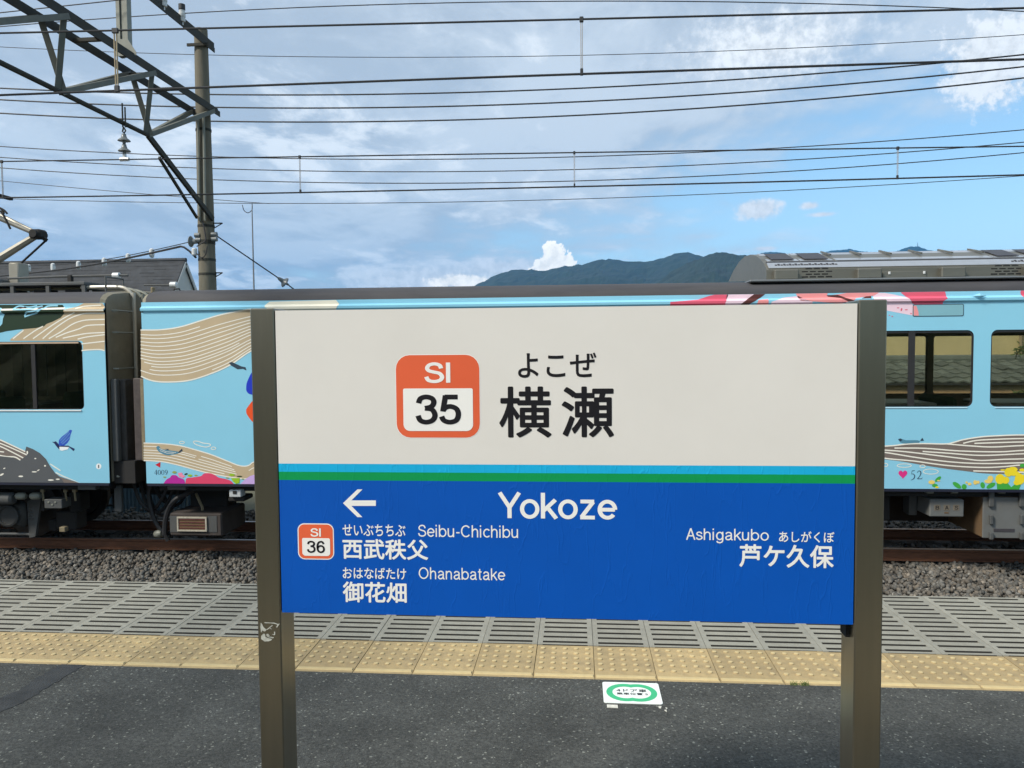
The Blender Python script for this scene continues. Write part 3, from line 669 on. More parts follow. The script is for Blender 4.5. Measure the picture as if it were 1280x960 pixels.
# tension insulators on the pole
ti = PY(236, 302, YP - .1)
m = MB(); m.lathe([(.03, 0), (.05, .02), (.10, .03), (.105, .045), (.05, .09), (.035, .18)], ti, axis=(1, .0, -.02), n=16); gb(m, 'insulator', M_PORCD, smooth=True)
for px_, py_ in ((247, 294), (268, 293), (268, 299), (248, 300)):
    q = PY(px_, py_, YP - .12); m = MB(); m.lathe([(.02, -.06), (.045, -.05), (.045, .05), (.02, .06)], q, axis=(1, 0, 0), n=10); gb(m, 'insulator', M_PORCD, smooth=True)
for py_ in (279, 341):
    a = PY(266, py_, YP); b = PY(278, py_, YP); c = PY(268, py_ + 6, YP); m = MB(); m.bar(a, b, .03, .02); m.bar(c, b, .015, .015); gb(m, 'step_bracket', M_STEEL)
cab = [PY(253, 276, YP - .2), PY(256, 290, YP - .22), PY(257, 300, YP - .22), PY(252, 304, YP - .22), PY(246, 308, YP - .22)]
m = MB(); m.tube(catmull([tuple(p) for p in cab], 5), .012, 6); gb(m, 'cable', M_COPPER, smooth=True)
cab = [PY(246, 317, YP - .2), PY(252, 322, YP - .22), PY(257, 318, YP - .22), PY(259, 308, YP - .22)]
m = MB(); m.tube(catmull([tuple(p) for p in cab], 5), .010, 6); gb(m, 'cable', M_COPPER, smooth=True)
m = MB(); q = PY(243, 315, YP - .15); m.lathe([(.03, -.07), (.05, -.05), (.05, .05), (.03, .07)], q, n=10); gb(m, 'cutout_fuse', M_PORC, smooth=True)
# double pole pieces below (second pole of the gantry on the near side, out of view)
m = MB(); m.lathe([(.178, -1.4), (.118, ztop)], (pxc, -5.6, 0), n=16); gb(m, 'pole', M_POLE, smooth=True)

# ================================================================== WIRES
import numpy as np
def wire_pts(pxs, Y, x_ext=9.0, n=48, xlim=None):
    W = [PY(a, b, Y) for a, b in pxs]; xs = np.array([p.x for p in W]); zs = np.array([p.z for p in W])
    deg = 2 if len(W) > 2 else 1
    c = np.polyfit(xs, zs, deg)
    x0, x1 = xs.min() - x_ext, xs.max() + x_ext
    if xlim: x0, x1 = xlim
    f = lambda x: float(np.polyval(c, x))
    return [(x, Y, f(x)) for x in np.linspace(x0, x1, n)], f
def catenary(label, msg, con, Y, drops, r, hang_m):
    e = empty('overhead_line', label, 'overhead line', (0, Y, 0), 'overhead contact lines')
    pts, fm_ = wire_pts(msg, Y); ptc, fc_ = wire_pts(con, Y)
    inv = Matrix.Translation((0, -Y, 0))
    for nm, p, rr in (('messenger_wire', pts, r), ('contact_wire', ptc, r * 1.15)):
        mb = MB(); mb.tube(p, rr, 6); o = mb.build(nm, M_COPPER, e, True); o.matrix_parent_inverse = inv
    for d in drops:
        x = PY(d[0], d[1], Y).x; a, b = Vector((x, Y, fm_(x))), Vector((x, Y, fc_(x)))
        mb = MB(); w = d[2]
        mb.tube([a + Vector((-w * .5, 0, .0)), b + Vector((-w * .45, 0, .03))], w * .30, 6); mb.tube([a + Vector((w * .5, 0, .0)), b + Vector((w * .45, 0, .03))], w * .30, 6)
        o = mb.build('dropper', hang_m[d[3]], e, True); o.matrix_parent_inverse = inv
        mb = MB(); mb.cbox(x - w * 1.3, x + w * 1.3, Y - .012, Y + .012, a.z - .025, a.z + .02, .004); mb.cbox(x - w, x + w, Y - .012, Y + .012, b.z - .012, b.z + .045, .004)
        o2 = mb.build('clip', M_WIRE, o)
    return fm_, fc_
M_DROP = mat('dropper_brown', (.34, .27, .16), .6, var=.25, vscale=12); M_DROPG = mat('dropper_grey', (.33, .33, .33), .5, .2)
catenary('near pair of overhead wires crossing the top of the picture', [(0, 41.5), (264, 35), (640, 26.3), (1280, 10)], [(0, 119.5), (145, 112.5), (320, 107), (640, 96), (960, 84.5), (1280, 74)], T1, [(145, 70, .022, 0), (727, 60, .013, 1)], .0085, [M_DROP, M_DROPG])
catenary('lower pair of overhead wires strung right above the train', [(0, 204.5), (150, 196), (375, 194.8), (640, 194), (960, 188), (1280, 182)], [(0, 248), (265, 241), (640, 236), (960, 228), (1280, 218)], T2, [(3, 226, .016, 1), (375, 215, .014, 1), (718, 215, .012, 1), (1122, 203, .014, 1)], .0095, [M_DROP, M_DROPG])
def line(label, pxs, Y, r=.010, ext=9, name='power_line', m_=M_WIRE):
    p, f = wire_pts(pxs, Y, ext); o = one(name, m_, lambda mb: mb.tube(p, r, 5), smooth=True)
    return tag(o, label, 'power line', 'power lines beside the tracks')
Yf1, Yf2 = ins[0].y, ins[1].y
line('uppermost feeder wire, leaving the frame at the top left corner', [(0, 16), (75, 8), (150, 0)], max(6.0, Yf2 - 1.2), .009)
line('feeder wire tied to the porcelain insulator on the crossarm', [(0, 36), (112, 25), (200, 15.5), (240, 12.8), (640, 8), (920, 0)], Yf1, .009)
line('thin grey line below the upper contact wire', [(0, 59), (320, 69), (640, 71.2), (960, 62), (1280, 43)], 17.5, .008)
line('upper of three parallel dark cables rising to the right', [(0, 110.5), (320, 118), (640, 114), (960, 97), (1280, 68)], 16.2, .016)
line('middle of three parallel dark cables rising to the right', [(0, 125), (320, 134), (640, 131), (960, 113.5), (1280, 83)], 16.2, .016)
line('lower of three parallel dark cables rising to the right', [(0, 142), (320, 151), (640, 148.5), (960, 129.5), (1280, 97)], 16.2, .016)
line('line crossing the messenger wire low over the train', [(0, 183.5), (240, 194), (640, 198.5), (960, 186), (1280, 162)], 19, .012)
line('upper of two thin lines between the lower overhead wires', [(0, 197), (240, 209), (640, 214), (960, 202), (1280, 177.5)], 19, .012)
line('lower of two thin lines between the lower overhead wires', [(0, 210), (240, 223), (640, 229), (960, 215), (1280, 191)], 19, .012)
line('faint lowest line just under the lower contact wire', [(60, 249), (245, 254.5), (300, 255), (640, 250), (960, 239), (1280, 220)], 19, .009)
line('faint slanting line behind the concrete pole', [(0, 226), (85, 234), (170, 241.5), (250, 248)], 21, .009, 2)
# feeder with white spacers from the pole to the back left
A = PY(239, 302, YP - .1); B = PY(20, 333, 17.5); A2 = PY(226, 308, YP - .1); B2 = PY(20, 343, 17.5)
feeder = empty('feeder_cable', 'slack double feeder cable with white spacers leaving the pole leftwards', 'power line', A)
def fb(mb, nm, mt): o = mb.build(nm, mt, feeder, True); o.matrix_parent_inverse = Matrix.Translation(-A); return o
up_ = [A.lerp(B, t) - Vector((0, 0, .12 * sin(pi * t))) for t in [i / 14 for i in range(20)]]; lo_ = [A2.lerp(B2, t) - Vector((0, 0, .07 * sin(pi * t))) for t in [i / 14 for i in range(20)]]
mb = MB(); mb.tube(up_, .009, 5); fb(mb, 'wire', M_WIRE); lo_ = [PY(245, 322, YP - .12), PY(237, 314, YP - .1), PY(230, 309, YP - .1)] + lo_
mb = MB(); mb.tube(lo_, .02, 6); fb(mb, 'cable', M_COPPER)
for px_ in (189, 160, 130, 98, 66, 36):
    t = min(range(280), key=lambda k: abs(640 + FPX * (A.lerp(B, k / 200) - Vector((0, 0, CAMZ))).dot(RT) / (A.lerp(B, k / 200) - Vector((0, 0, CAMZ))).dot(FW) - px_)) / 200
    c = A.lerp(B, t) - Vector((0, 0, .12 * sin(pi * min(t, 1)))); mb = MB(); mb.lathe([(.025, -.14), (.045, -.12), (.05, -.05), (.045, .02), (.02, .04)], c, n=10); fb(mb, 'spacer', M_PORC)
# guy wire to the right of the pole
ga = PY(271, 295, YP - .05); gbq = PY(356, 353, YP + .8); gc = PY(388, 377, YP + 1.2)
guy = empty('guy_wire', 'taut guy wire with disc insulator slanting down from the pole', 'guy wire', ga)
def gw(mb, nm, mt): o = mb.build(nm, mt, guy, True); o.matrix_parent_inverse = Matrix.Translation(-ga); return o
mb = MB(); mb.tube([ga, gbq, gc], .012, 6); gw(mb, 'wire', M_WIRE)
ax = (gbq - ga).normalized(); mb = MB(); mb.lathe([(.02, -.16), (.035, -.12), (.045, -.05), (.10, -.01), (.105, .015), (.03, .03), (.015, .1)], gbq, axis=ax, n=16); gw(mb, 'insulator', M_PORCD)
# slim whip with a hook, behind the train
wb, wt = PY(317.5, 365, 18.5), PY(315, 257, 18.5)
mb = MB(); mb.tube([(wb.x, wb.y, -1.45), wb, (wb.x, wb.y, wt.z - .3), wt], [.03, .022, .016, .012], 6); w_ = mb.build('thin_pole', mat('whip', (.2, .22, .24), .5, .3), None, True); tag(w_, 'thin pale pole with hooked wire right of the concrete pole', 'pole')
mb = MB(); mb.tube(catmull([tuple(PY(*p, 18.5)) for p in ((303, 256), (305, 263), (310, 266), (315, 262), (315, 254))], 5), .01, 5); mb.build('hook', M_WIRE, w_, True)

# ================================================================== TRAIN
SKYBLUE = pm('car_blue', (140, 203, 226), .38, var=.025, vscale=1.5, dirt=.05, dirt_col=(.25, .3, .3), coat=.15)
M_ROOF = mat('roof_grey', (.047, .046, .051), .75, var=.16, vscale=3, stretch=(.5, 3, 3), bump=.1, bscale=60, dirt=.25, dirt_col=(.13, .12, .11))
M_OLIVE = mat('car_end', (.23, .205, .145), .55, var=.18, vscale=4, dirt=.3, dirt_col=(.04, .035, .025))
M_UNDER = mat('underframe', (.014, .0135, .013), .8, var=.3, vscale=6, dirt=.3, dirt_col=(.03, .022, .015))
M_UGREY = mat('under_grey', (.075, .08, .08), .6, var=.15, vscale=5, dirt=.3, dirt_col=(.09, .07, .045))
M_UBOX = mat('under_box', (.135, .14, .135), .55, var=.10, vscale=4, dirt=.25, dirt_col=(.13, .11, .08))
M_RUST = mat('brown_dust', (.14, .085, .04), .85, var=.25, vscale=5)
M_NAVY = mat('sill_navy', (.012, .014, .03), .5)
M_INT = mat('interior_wall', (.22, .17, .11), .7, var=.1); M_INTF = mat('interior_floor', (.07, .055, .04), .8); M_CEIL = mat('interior_ceiling', (.42, .40, .36), .7)
M_FRAME = mat('window_frame', (.035, .033, .033), .45, .3)
M_STAIN = mat('stainless', (.175, .168, .14), .42, .55, var=.12, vscale=3, stretch=(.4, 4, 4), dirt=.25, dirt_col=(.22, .2, .16))
def glass_mat(name, tint, refl):
    m = bpy.data.materials.new(name); m.use_nodes = True; nt = m.node_tree; nt.nodes.clear(); L = nt.links
    o = nt.nodes.new('ShaderNodeOutputMaterial'); mx = nt.nodes.new('ShaderNodeMixShader'); tr = nt.nodes.new('ShaderNodeBsdfTransparent'); gl = nt.nodes.new('ShaderNodeBsdfGlossy'); fr = nt.nodes.new('ShaderNodeFresnel')
    tr.inputs[0].default_value = (*tint, 1); gl.inputs['Roughness'].default_value = .02; gl.inputs[0].default_value = (refl, refl, refl, 1); fr.inputs[0].default_value = 1.5
    L.new(fr.outputs[0], mx.inputs[0]); L.new(tr.outputs[0], mx.inputs[1]); L.new(gl.outputs[0], mx.inputs[2]); L.new(mx.outputs[0], o.inputs[0]); return m
M_GLASS = glass_mat('car_glass', (.86, .85, .78), .8)
ZB = PY(700, 607.8, YS).z; ZSEAM = 2.268; ZBEAD = 2.135
SIDE = [(0, ZB), (0, ZBEAD), (-.028, 2.158), (-.030, 2.188), (-.004, 2.205), (.006, 2.215), (.006, ZSEAM)]
ROOF = [(.006, ZSEAM), (.022, 2.325), (.08, 2.378), (.19, 2.418), (.5, 2.455), (1.0, 2.495), (1.45, 2.508)]
def yprof(z):
    if z <= ZBEAD: return YS
    for (a, b), (c, d) in zip(SIDE[1:], SIDE[2:]):
        if z <= d: return YS + a + (c - a) * (z - b) / (d - b)
    for (a, b), (c, d) in zip(ROOF, ROOF[1:]):
        if z <= d: return YS + a + (c - a) * (z - b) / (d - b)
    return YS + 1.45
XA1 = PY(133.6, 500, YS).x; XB0 = PY(180, 500, YS).x; XA0 = XA1 - 20; XB1 = XB0 + 20
def PS(px, py): p = PY(px, py, YS); return p.x, p.z
carA = empty('train_car', 'left train car, pale blue with dark green and tan livery and a bluebird', 'train car', ((XA0 + XA1) / 2, T2, RAILZ), 'cars of the illustrated train')
carB = empty('train_car', 'train car numbered 4009 behind the station sign with steel roof cooler', 'train car', ((XB0 + XB1) / 2, T2, RAILZ), 'cars of the illustrated train')
def part(car, mb, name, mt, parent=None, smooth=False, fix=True):
    o = mb.build(name, mt, parent or car, smooth, fix)
    if parent is None: o.matrix_parent_inverse = Matrix.Translation(-car.location)
    return o
def wall(car, name, x0, x1, z0, z1, holes, Y, th, mts, front):
    loops = [[(x0, z0), (x1, z0), (x1, z1), (x0, z1)]] + [rrect(a, b, c, d, r) for a, b, c, d, r in holes]
    tr = tessellate_polygon([[Vector((*p, 0)) for p in lp] for lp in loops]); pts = [p for lp in loops for p in lp]
    mb = MB(); mb.add([(x, Y, z) for x, z in pts], [tuple(t) for t in tr])
    mb.cur = 1; mb.add([(x, Y + th, z) for x, z in pts], [tuple(t) for t in tr])
    mb.cur = 2; o = 0
    for lp in loops:
        n = len(lp); mb.add([(x, Y, z) for x, z in lp] + [(x, Y + th, z) for x, z in lp], [(i, (i + 1) % n, n + (i + 1) % n, n + i) for i in range(n)])
    me = mb.mesh(name, mts, fix=False)
    ob = link(name, me, car); ob.matrix_parent_inverse = Matrix.Translation(-car.location); return ob
def car_body(car, x0, x1, holes, far_holes, endmat):
    wall(car, 'side_wall', x0, x1, ZB, ZBEAD, holes, YS, .05, [SKYBLUE, M_INT, M_FRAME], True)
    wall(car, 'side_wall', x0, x1, ZB, ZBEAD, far_holes, YF, -.05, [SKYBLUE, M_INT, M_FRAME], False)
    for s in (1, -1):
        mb = MB(); base = T2
        pr = [(YS + a if s > 0 else YF - a, z) for a, z in SIDE[1:]] + [((YS + .05) if s > 0 else (YF - .05), ZSEAM), ((YS + .05) if s > 0 else (YF - .05), ZBEAD)]
        mb.extrude_x(pr, x0, x1); part(car, mb, 'gutter', SKYBLUE)
    mb = MB(); pr = [(YS + a, z) for a, z in ROOF] + [(YF - a, z) for a, z in reversed(ROOF[:-1])]; pr += [(YF - .06, ZSEAM), (YF - .06, 2.15), (YS + .06, 2.15), (YS + .06, ZSEAM)]
    mb.extrude_x(pr, x0 + .06, x1 - .06)
    part(car, mb, 'roof', M_ROOF, smooth=True)
    # rounded end rims
    for xe, s in ((x0, 1), (x1, -1)):
        full = [(YS, ZB)] + [(YS + a, z) for a, z in SIDE[1:]] + [(YS + a, z) for a, z in ROOF[1:]] + [(YF - a, z) for a, z in reversed(ROOF[1:-1])] + [(YF - a, z) for a, z in reversed(SIDE[1:])] + [(YF, ZB)]
        ins_ = [(T2 + (y - T2) * .985, z - .02 if z > 1 else z + .01) for y, z in full]
        mb = MB(); n = len(full)
        mb.add([(xe + s * .06, y, z + .0015) for y, z in full] + [(xe + s * .0, y, z) for y, z in ins_], [(i, (i + 1) % n, n + (i + 1) % n, n + i) for i in range(n)] + [tuple(range(n, 2 * n))])
        part(car, mb, 'end_wall', endmat)
    mb = MB(); mb.box(x0 + .08, x1 - .08, YS + .052, YF - .052, ZB + .02, ZB + .14); part(car, mb, 'floor', M_INTF)
    mb = MB(); mb.box(x0 + .08, x1 - .08, YS + .055, YF - .055, 2.08, 2.12); part(car, mb, 'ceiling', M_CEIL)
    mb = MB(); mb.box(x0 + .01, x1 - .01, YS - .004, YS + .04, ZB - .035, ZB - .001); mb.box(x0 + .01, x1 - .01, YF - .04, YF + .004, ZB - .035, ZB - .001); part(car, mb, 'sill', M_NAVY)
    mb = MB(); mb.box(x0 + .1, x1 - .1, YS + .15, YF - .15, ZB - .12, ZB - .005); mb.box(x0 + .3, x1 - .3, T2 - .35, T2 - .2, ZB - .28, ZB - .12); mb.box(x0 + .3, x1 - .3, T2 + .2, T2 + .35, ZB - .28, ZB - .12); part(car, mb, 'underframe', M_UNDER)
def window(car, h, mull, Y=YS, s=1):
    a, b, c, d, r = h
    lp = rrect(a - .004, b + .004, c - .004, d + .004, r); mb = MB(); mb.prism(lp, lambda x, z: (x, Y + s * .022, z), lambda x, z: (x, Y + s * .028, z)); w = part(car, mb, 'window_pane', M_GLASS)
    mb = MB()
    il = rrect(a + .016, b - .016, c + .012, d - .03, max(.02, r - .016)); ol = rrect(a - .001, b + .001, c - .001, d + .001, r); n = len(il)
    mb.add([(x, Y + s * .012, z) for x, z in ol] + [(x, Y + s * .012, z) for x, z in il] + [(x, Y + s * .021, z) for x, z in il], [(i, (i + 1) % n, n + (i + 1) % n, n + i) for i in range(n)] + [(n + i, n + (i + 1) % n, 2 * n + (i + 1) % n, 2 * n + i) for i in range(n)])
    part(car, mb, 'window_frame', M_FRAME, w)
    for mx, ww in mull:
        mb = MB(); mb.box(mx - ww / 2, mx + ww / 2, Y + s * .004, Y + s * .021, c, d); part(car, mb, 'mullion', M_FRAME, w)
# window openings
w1r, zt = PS(1217.5, 412.5); _, zbm = PS(1215, 508.5); w2l, _ = PS(1239.2, 412); mcx = PS(1139.6, 460)[0]
wl = 2 * mcx - w1r; pit = w2l - wl
HB = [(wl + k * pit, w1r + k * pit, zbm, zt, .075) for k in range(-3, 6)]
farm = PY(1161, 460, YF).x
zs0, zs1 = PY(1180, 492.5, YF).z, PY(1180, 419.5, YF).z
HBf = [(farm + k * 2.1 + .045, farm + (k + 1) * 2.1 - .045, zs0, zs1 + .02, .05) for k in range(-4, 3)]
arx, azt = PS(102.5, 426.5); _, azb = PS(103, 511.8); amx = PS(42, 470)[0]
HA = [(2 * amx - arx - k * 1.72, arx - k * 1.72, azb, azt, .06) for k in range(0, 6)]
HAf = [(a - .35, b - .35, c, d, r) for a, b, c, d, r in HA[2:]]
car_body(carB, XB0, XB1, HB, HBf, M_OLIVE); car_body(carA, XA0, XA1, HA, HAf, M_OLIVE)
for h in HB: window(carB, h, [((h[0] + h[1]) / 2, .075)])
for h in HBf: window(carB, h, [], YF, -1)
for h in HA: window(carA, h, [((h[0] + h[1]) / 2, .055)])
for h in HAf: window(carA, h, [((h[0] + h[1]) / 2, .055)], YF, -1)
# silver line under the left car's windows, pale lip above
for h in HA[:2]:
    mb = MB(); mb.box(h[0], h[1] - .04, YS - .012, YS, azb - .022, azb - .006); part(carA, mb, 'window_lip', pm('lip_white', (225, 225, 220)))
    mb = MB(); mb.box(h[0], h[1] - .05, YS - .004, YS + .008, azt - .028, azt - .008); part(carA, mb, 'window_lip', pm('lip_tan', (190, 165, 140)))
for h in HB[3:6]:
    mb = MB(); mb.box(h[0] + .06, h[1] - .06, YS - .008, YS, zbm - .014, zbm - .004); part(carB, mb, 'window_lip', pm('lip_pale', (205, 228, 235)))
# ---- interior furnishing
M_TAB = mat('table_grey', (.30, .31, .30), .35, var=.05); M_SEAT = mat('seat_green', (.045, .075, .035), .9, var=.15); M_CURT = mat('curtain', (.22, .18, .11), .9, var=.2, vscale=20)
M_SEATR = mat('seat_red', (.22, .05, .05), .9); M_WOOD = mat('interior_wood', (.14, .09, .05), .6, var=.2)
def seat(car, x, y, mt, s):
    mb = MB(); mb.cbox(x - .22, x + .22, y - .45, y + .45, .0 + .0, .42, .04); mb.cbox(x + s * .2 - .06, x + s * .2 + .06, y - .45, y + .45, .3, .98, .05); part(car, mb, 'seat', mt, smooth=True)
def table(car, x, y, w, zt_):
    mb = MB(); mb.cbox(x - w / 2, x + w / 2, y - .4, y + .4, zt_ - .035, zt_, .012); mb.box(x - .04, x + .04, y - .04, y + .04, .0, zt_ - .035); part(car, mb, 'table', M_TAB)
for k in range(-1, 3):
    xc = (HB[3][0] + HB[3][1]) / 2 + k * pit
    table(carB, xc - .1, YS + .55, .95, zbm + .035)
    seat(carB, xc - .85, YS + .62, M_SEAT, -1)
for k in range(0, 3):
    xc = amx - k * 1.72
    seat(carA, xc - .75, YS + .6, M_SEAT, -1); seat(carA, xc + .66, YF - .62, M_SEAT, 1); table(carA, xc, YF - .6, .8, azb - .05)
    for dx in (-.66, -.22, .12, .52):
        mb = MB(); x = xc + dx
        mb.extrude_x([(YF - .09, azb), (YF - .07, azb), (YF - .07, azt), (YF - .09, azt)], x - .09, x + .09); part(carA, mb, 'curtain', mat('curtain_brown', (.10, .08, .05), .9, var=.3, vscale=15))
mb = MB(); x = amx + .42; mb.prism([(x - .02, .93), (x + .34, .93), (x + .36, 1.22), (x + .05, 1.26)], lambda a, b: (a, YS + .45, b), lambda a, b: (a, YS + .5, b)); part(carA, mb, 'seat_back', M_UNDER)
mb = MB(); x = amx + .46; mb.cbox(x - .1, x + .12, YS + 1.9, YS + 2.1, 1.2, 1.48, .05); part(carA, mb, 'cushion', M_SEATR)
mb = MB(); x = amx - .25; mb.cbox(x - .15, x + .18, YS + 1.7, YS + 2.0, 1.0, 1.52, .06); part(carA, mb, 'cushion', M_SEAT)
mb = MB(); mb.box(XA1 - 3.3, XA1 - .1, YF - .4, YF - .36, 0, 2.05); 

# ---- livery: flat vinyl pictures that follow the car side
TAN = pm('liv_tan', (192, 171, 138), .45); TAUPE = pm('liv_taupe', (120, 108, 100), .45); CREAM = pm('liv_cream', (240, 234, 214), .45); LINEW = pm('liv_line', (238, 234, 220), .45)
DGREEN = pm('liv_dark_green', (22, 48, 24), .45); GREY = pm('liv_grey', (88, 90, 92), .45); BIRD = pm('liv_bird_blue', (44, 84, 190), .45); BIRDD = pm('liv_bird_dark', (24, 34, 84), .45)
PINK = pm('liv_rose', (222, 92, 116), .45); PALE = pm('liv_pale_pink', (238, 208, 220), .45); SALMON = pm('liv_salmon', (238, 150, 150), .45); BROWN = pm('liv_brown', (84, 40, 36), .45)
PURP = pm('liv_purple', (184, 40, 150), .45); CRIM = pm('liv_crimson', (222, 70, 106), .45); LILAC = pm('liv_lilac', (202, 170, 224), .45); LPINK = pm('liv_pink', (238, 140, 170), .45)
LEAF = pm('liv_leaf', (150, 190, 36), .45); OLIVEL = pm('liv_olive', (150, 165, 80), .45); KGREEN = pm('liv_green', (66, 166, 62), .45); DKG = pm('liv_deep_green', (30, 60, 30), .45)
YEL = pm('liv_yellow', (240, 216, 40), .45); YELS = pm('liv_soft_yellow', (236, 206, 110), .45); RED = pm('liv_red', (200, 28, 48), .45); FISH = pm('liv_fish', (84, 136, 158), .45); FISHD = pm('liv_fish_dark', (44, 62, 78), .45)
COB = pm('liv_cobalt', (24, 52, 190), .45); ORNG = pm('liv_orange', (232, 82, 30), .45); MAG = pm('liv_magenta', (222, 50, 132), .45); INK = pm('liv_ink', (44, 52, 74), .45); LBLUE = pm('liv_light_blue', (150, 208, 228), .45); WHITE = pm('liv_white', (240, 242, 240), .45)
ZBREAKS = [-9, ZBEAD, 2.158, 2.188, 2.205, 2.215, ZSEAM - .001]
def clip_band(poly, lo, hi):
    def half(pl, f, inter):
        out = []
        for i, p in enumerate(pl):
            q = pl[(i + 1) % len(pl)]
            if f(p): out.append(p)
            if f(p) != f(q): out.append(inter(p, q))
        return out
    cut = lambda zc_: (lambda p, q: (p[0] + (q[0] - p[0]) * (zc_ - p[1]) / (q[1] - p[1]), zc_))
    pl = half(poly, lambda p: p[1] >= lo, cut(lo))
    return half(pl, lambda p: p[1] <= hi, cut(hi)) if len(pl) > 2 else []
def decal(car, name, mt, polys, layer=1, parent=None, raw=False):
    mb = MB()
    for pi_, poly in enumerate(polys):
        P_ = list(poly) if raw else [PS(*p) for p in poly]
        P_ = [(x, max(z, ZB + .0005)) for x, z in P_]
        for lo, hi in zip(ZBREAKS, ZBREAKS[1:]):
            pl = clip_band(P_, lo, hi)
            if len(pl) < 3: continue
            tr = tessellate_polygon([[Vector((*p, 0)) for p in pl]])
            mb.add([(x, yprof(z) - .0009 * layer - .00002 * (pi_ % 3), z) for x, z in pl], [tuple(t) for t in tr])
    if not mb.f: return None
    return part(car, mb, name, mt, parent, fix=False)
def decals(car, name, mt, polys, layer=1, parent=None):
    for i, p in enumerate(polys): decal(car, name, mt, [p], layer + .12 * (i % 6), parent)
def lines(car, name, mt, strokes, w, layer=2, parent=None):
    for i, l in enumerate(strokes): decal(car, name, mt, ribbon(l, w), layer + .1 * (i % 5), parent)
def ribbon(pts, w):          # px polyline -> px quads
    out = []
    for (a, b) in zip(pts, pts[1:]):
        d = Vector((b[0] - a[0], b[1] - a[1])); 
        if d.length < 1e-6: continue
        n = Vector((-d.y, d.x)).normalized() * w / 2; e = d.normalized() * w * .15
        out.append([(a[0] - e.x + n.x, a[1] - e.y + n.y), (b[0] + e.x + n.x, b[1] + e.y + n.y), (b[0] + e.x - n.x, b[1] + e.y - n.y), (a[0] - e.x - n.x, a[1] - e.y - n.y)])
    return out
def ell(cx, cy, rx, ry, rot=0, n=14): return [(cx + rx * cos(t) * cos(rot) - ry * sin(t) * sin(rot), cy + rx * cos(t) * sin(rot) + ry * sin(t) * cos(rot)) for t in [2 * pi * i / n for i in range(n)]]
def zmap(k, ox, oy): return lambda L_: [(a / k + ox, b / k + oy) for a, b in L_]
def interp_curve(c, x):
    for (a, b), (d, e) in zip(c, c[1:]):
        if a <= x <= d: return b + (e - b) * (x - a) / (d - a)
    return c[-1][1] if x > c[-1][0] else c[0][1]
def wave(car, name, mt, top, bot, ts, lw, edge_w, xs_rng=None, line_mat=LINEW):
    T_, B_ = catmull(top, 6), catmull(bot, 6)
    w = decal(car, name, mt, [T_ + B_[::-1]], 1)
    L_ = []
    for t, xa, xb in ts:
        x0, x1 = T_[0][0] + (T_[-1][0] - T_[0][0]) * xa, T_[0][0] + (T_[-1][0] - T_[0][0]) * xb
        pts = []
        for i in range(31):
            x = x0 + (x1 - x0) * i / 30; tt = t(i / 30) if callable(t) else t
            pts.append((x, interp_curve(T_, x) * (1 - tt) + interp_curve(B_, x) * tt))
        L_.append(pts)
    lines(car, 'wave_line', line_mat, L_, lw, 2, w); lines(car, 'wave_line', line_mat, [T_, B_], edge_w, 2.6, w)
    return w
# -- left car
zA = zmap(9.143, 0, 350)
tan_ = decal(carA, 'livery_wave', TAN, [[(13, 424), (30, 411), (50, 400), (70, 392), (85, 386), (97, 383), (104, 379), (128, 379), (131, 384), (131, 437.5), (103.8, 438), (103.8, 428), (102, 426), (13, 426)]], 1)
LA = [[(150, 670), (270, 575)], [(270, 670), (400, 580), (490, 530)], [(380, 670), (520, 570), (640, 490), (760, 420), (860, 370)], [(490, 670), (620, 560), (780, 450), (900, 400), (1000, 380), (1195, 380)], [(560, 670), (700, 590), (820, 510), (920, 470), (1020, 455), (1195, 450)],
      [(640, 655), (760, 605), (900, 560), (1000, 520), (1195, 510)], [(720, 665), (860, 635), (1000, 610), (1195, 600)], [(890, 675), (1000, 650), (1195, 625)], [(935, 730), (1195, 700)], [(935, 808), (1000, 800), (1140, 795), (1195, 808)], [(870, 325), (960, 300), (1150, 288)], [(750, 345), (1195, 345)]]
lines(carA, 'wave_line', LINEW, [catmull(zA(l), 5) for l in LA], 1.5, 2, tan_)
gr = decal(carA, 'livery_tree', DGREEN, [[(-30, 381), (78, 381), (81, 386), (81, 391), (76, 397), (66, 402), (58, 405), (55, 408), (45, 410), (22, 412), (8, 414), (-8, 418), (-30, 424)]], 2)
decal(carA, 'tree_edge', LINEW, [q for q in ribbon([(81, 385.5), (-20, 388)], 2.6)], 3, gr)
decal(carA, 'tree_gap', LBLUE, [[(-8, 383), (2, 385), (4, 391), (6, 393), (4, 398), (3, 405), (0, 408), (-8, 409)]], 4, gr)
lines(carA, 'tree_twig', LBLUE, [catmull(l, 4) for l in ([(17, 386), (24, 382.5), (36, 384), (46, 382)], [(18, 387), (30, 387), (40, 386.5), (46, 384), (53, 382.5)], [(53, 386), (47, 391), (38, 393.5), (31, 396)], [(31, 395), (34, 391), (44, 389), (54, 386), (60, 382.5), (72, 382)]) ], 1.8, 4, gr)
decal(carA, 'tree_branch', BROWN, [[(22, 385.5), (30, 382.8), (34, 384), (26, 386)], [(47, 386.5), (51, 382.5), (54, 382.5), (51, 386.5)]], 4, gr)
zA2 = zmap(8, 0, 500)
wv = decal(carA, 'livery_wave', TAUPE, [zA2([(-200, 330), (0, 393), (120, 450), (258, 515), (275, 545), (200, 610), (-200, 600)])], 1)
lines(carA, 'wave_line', LINEW, [q for l in ([(-150, 340), (0, 398), (120, 453), (252, 515)], [(-100, 400), (0, 432), (140, 490), (268, 548)], [(-100, 440), (0, 462), (140, 530), (235, 580)], [(-60, 505), (0, 515), (40, 520)], [(-40, 545), (60, 565), (150, 570), (205, 602)]) for q in [catmull(zA2(l), 4)]], 1.5, 2, wv)
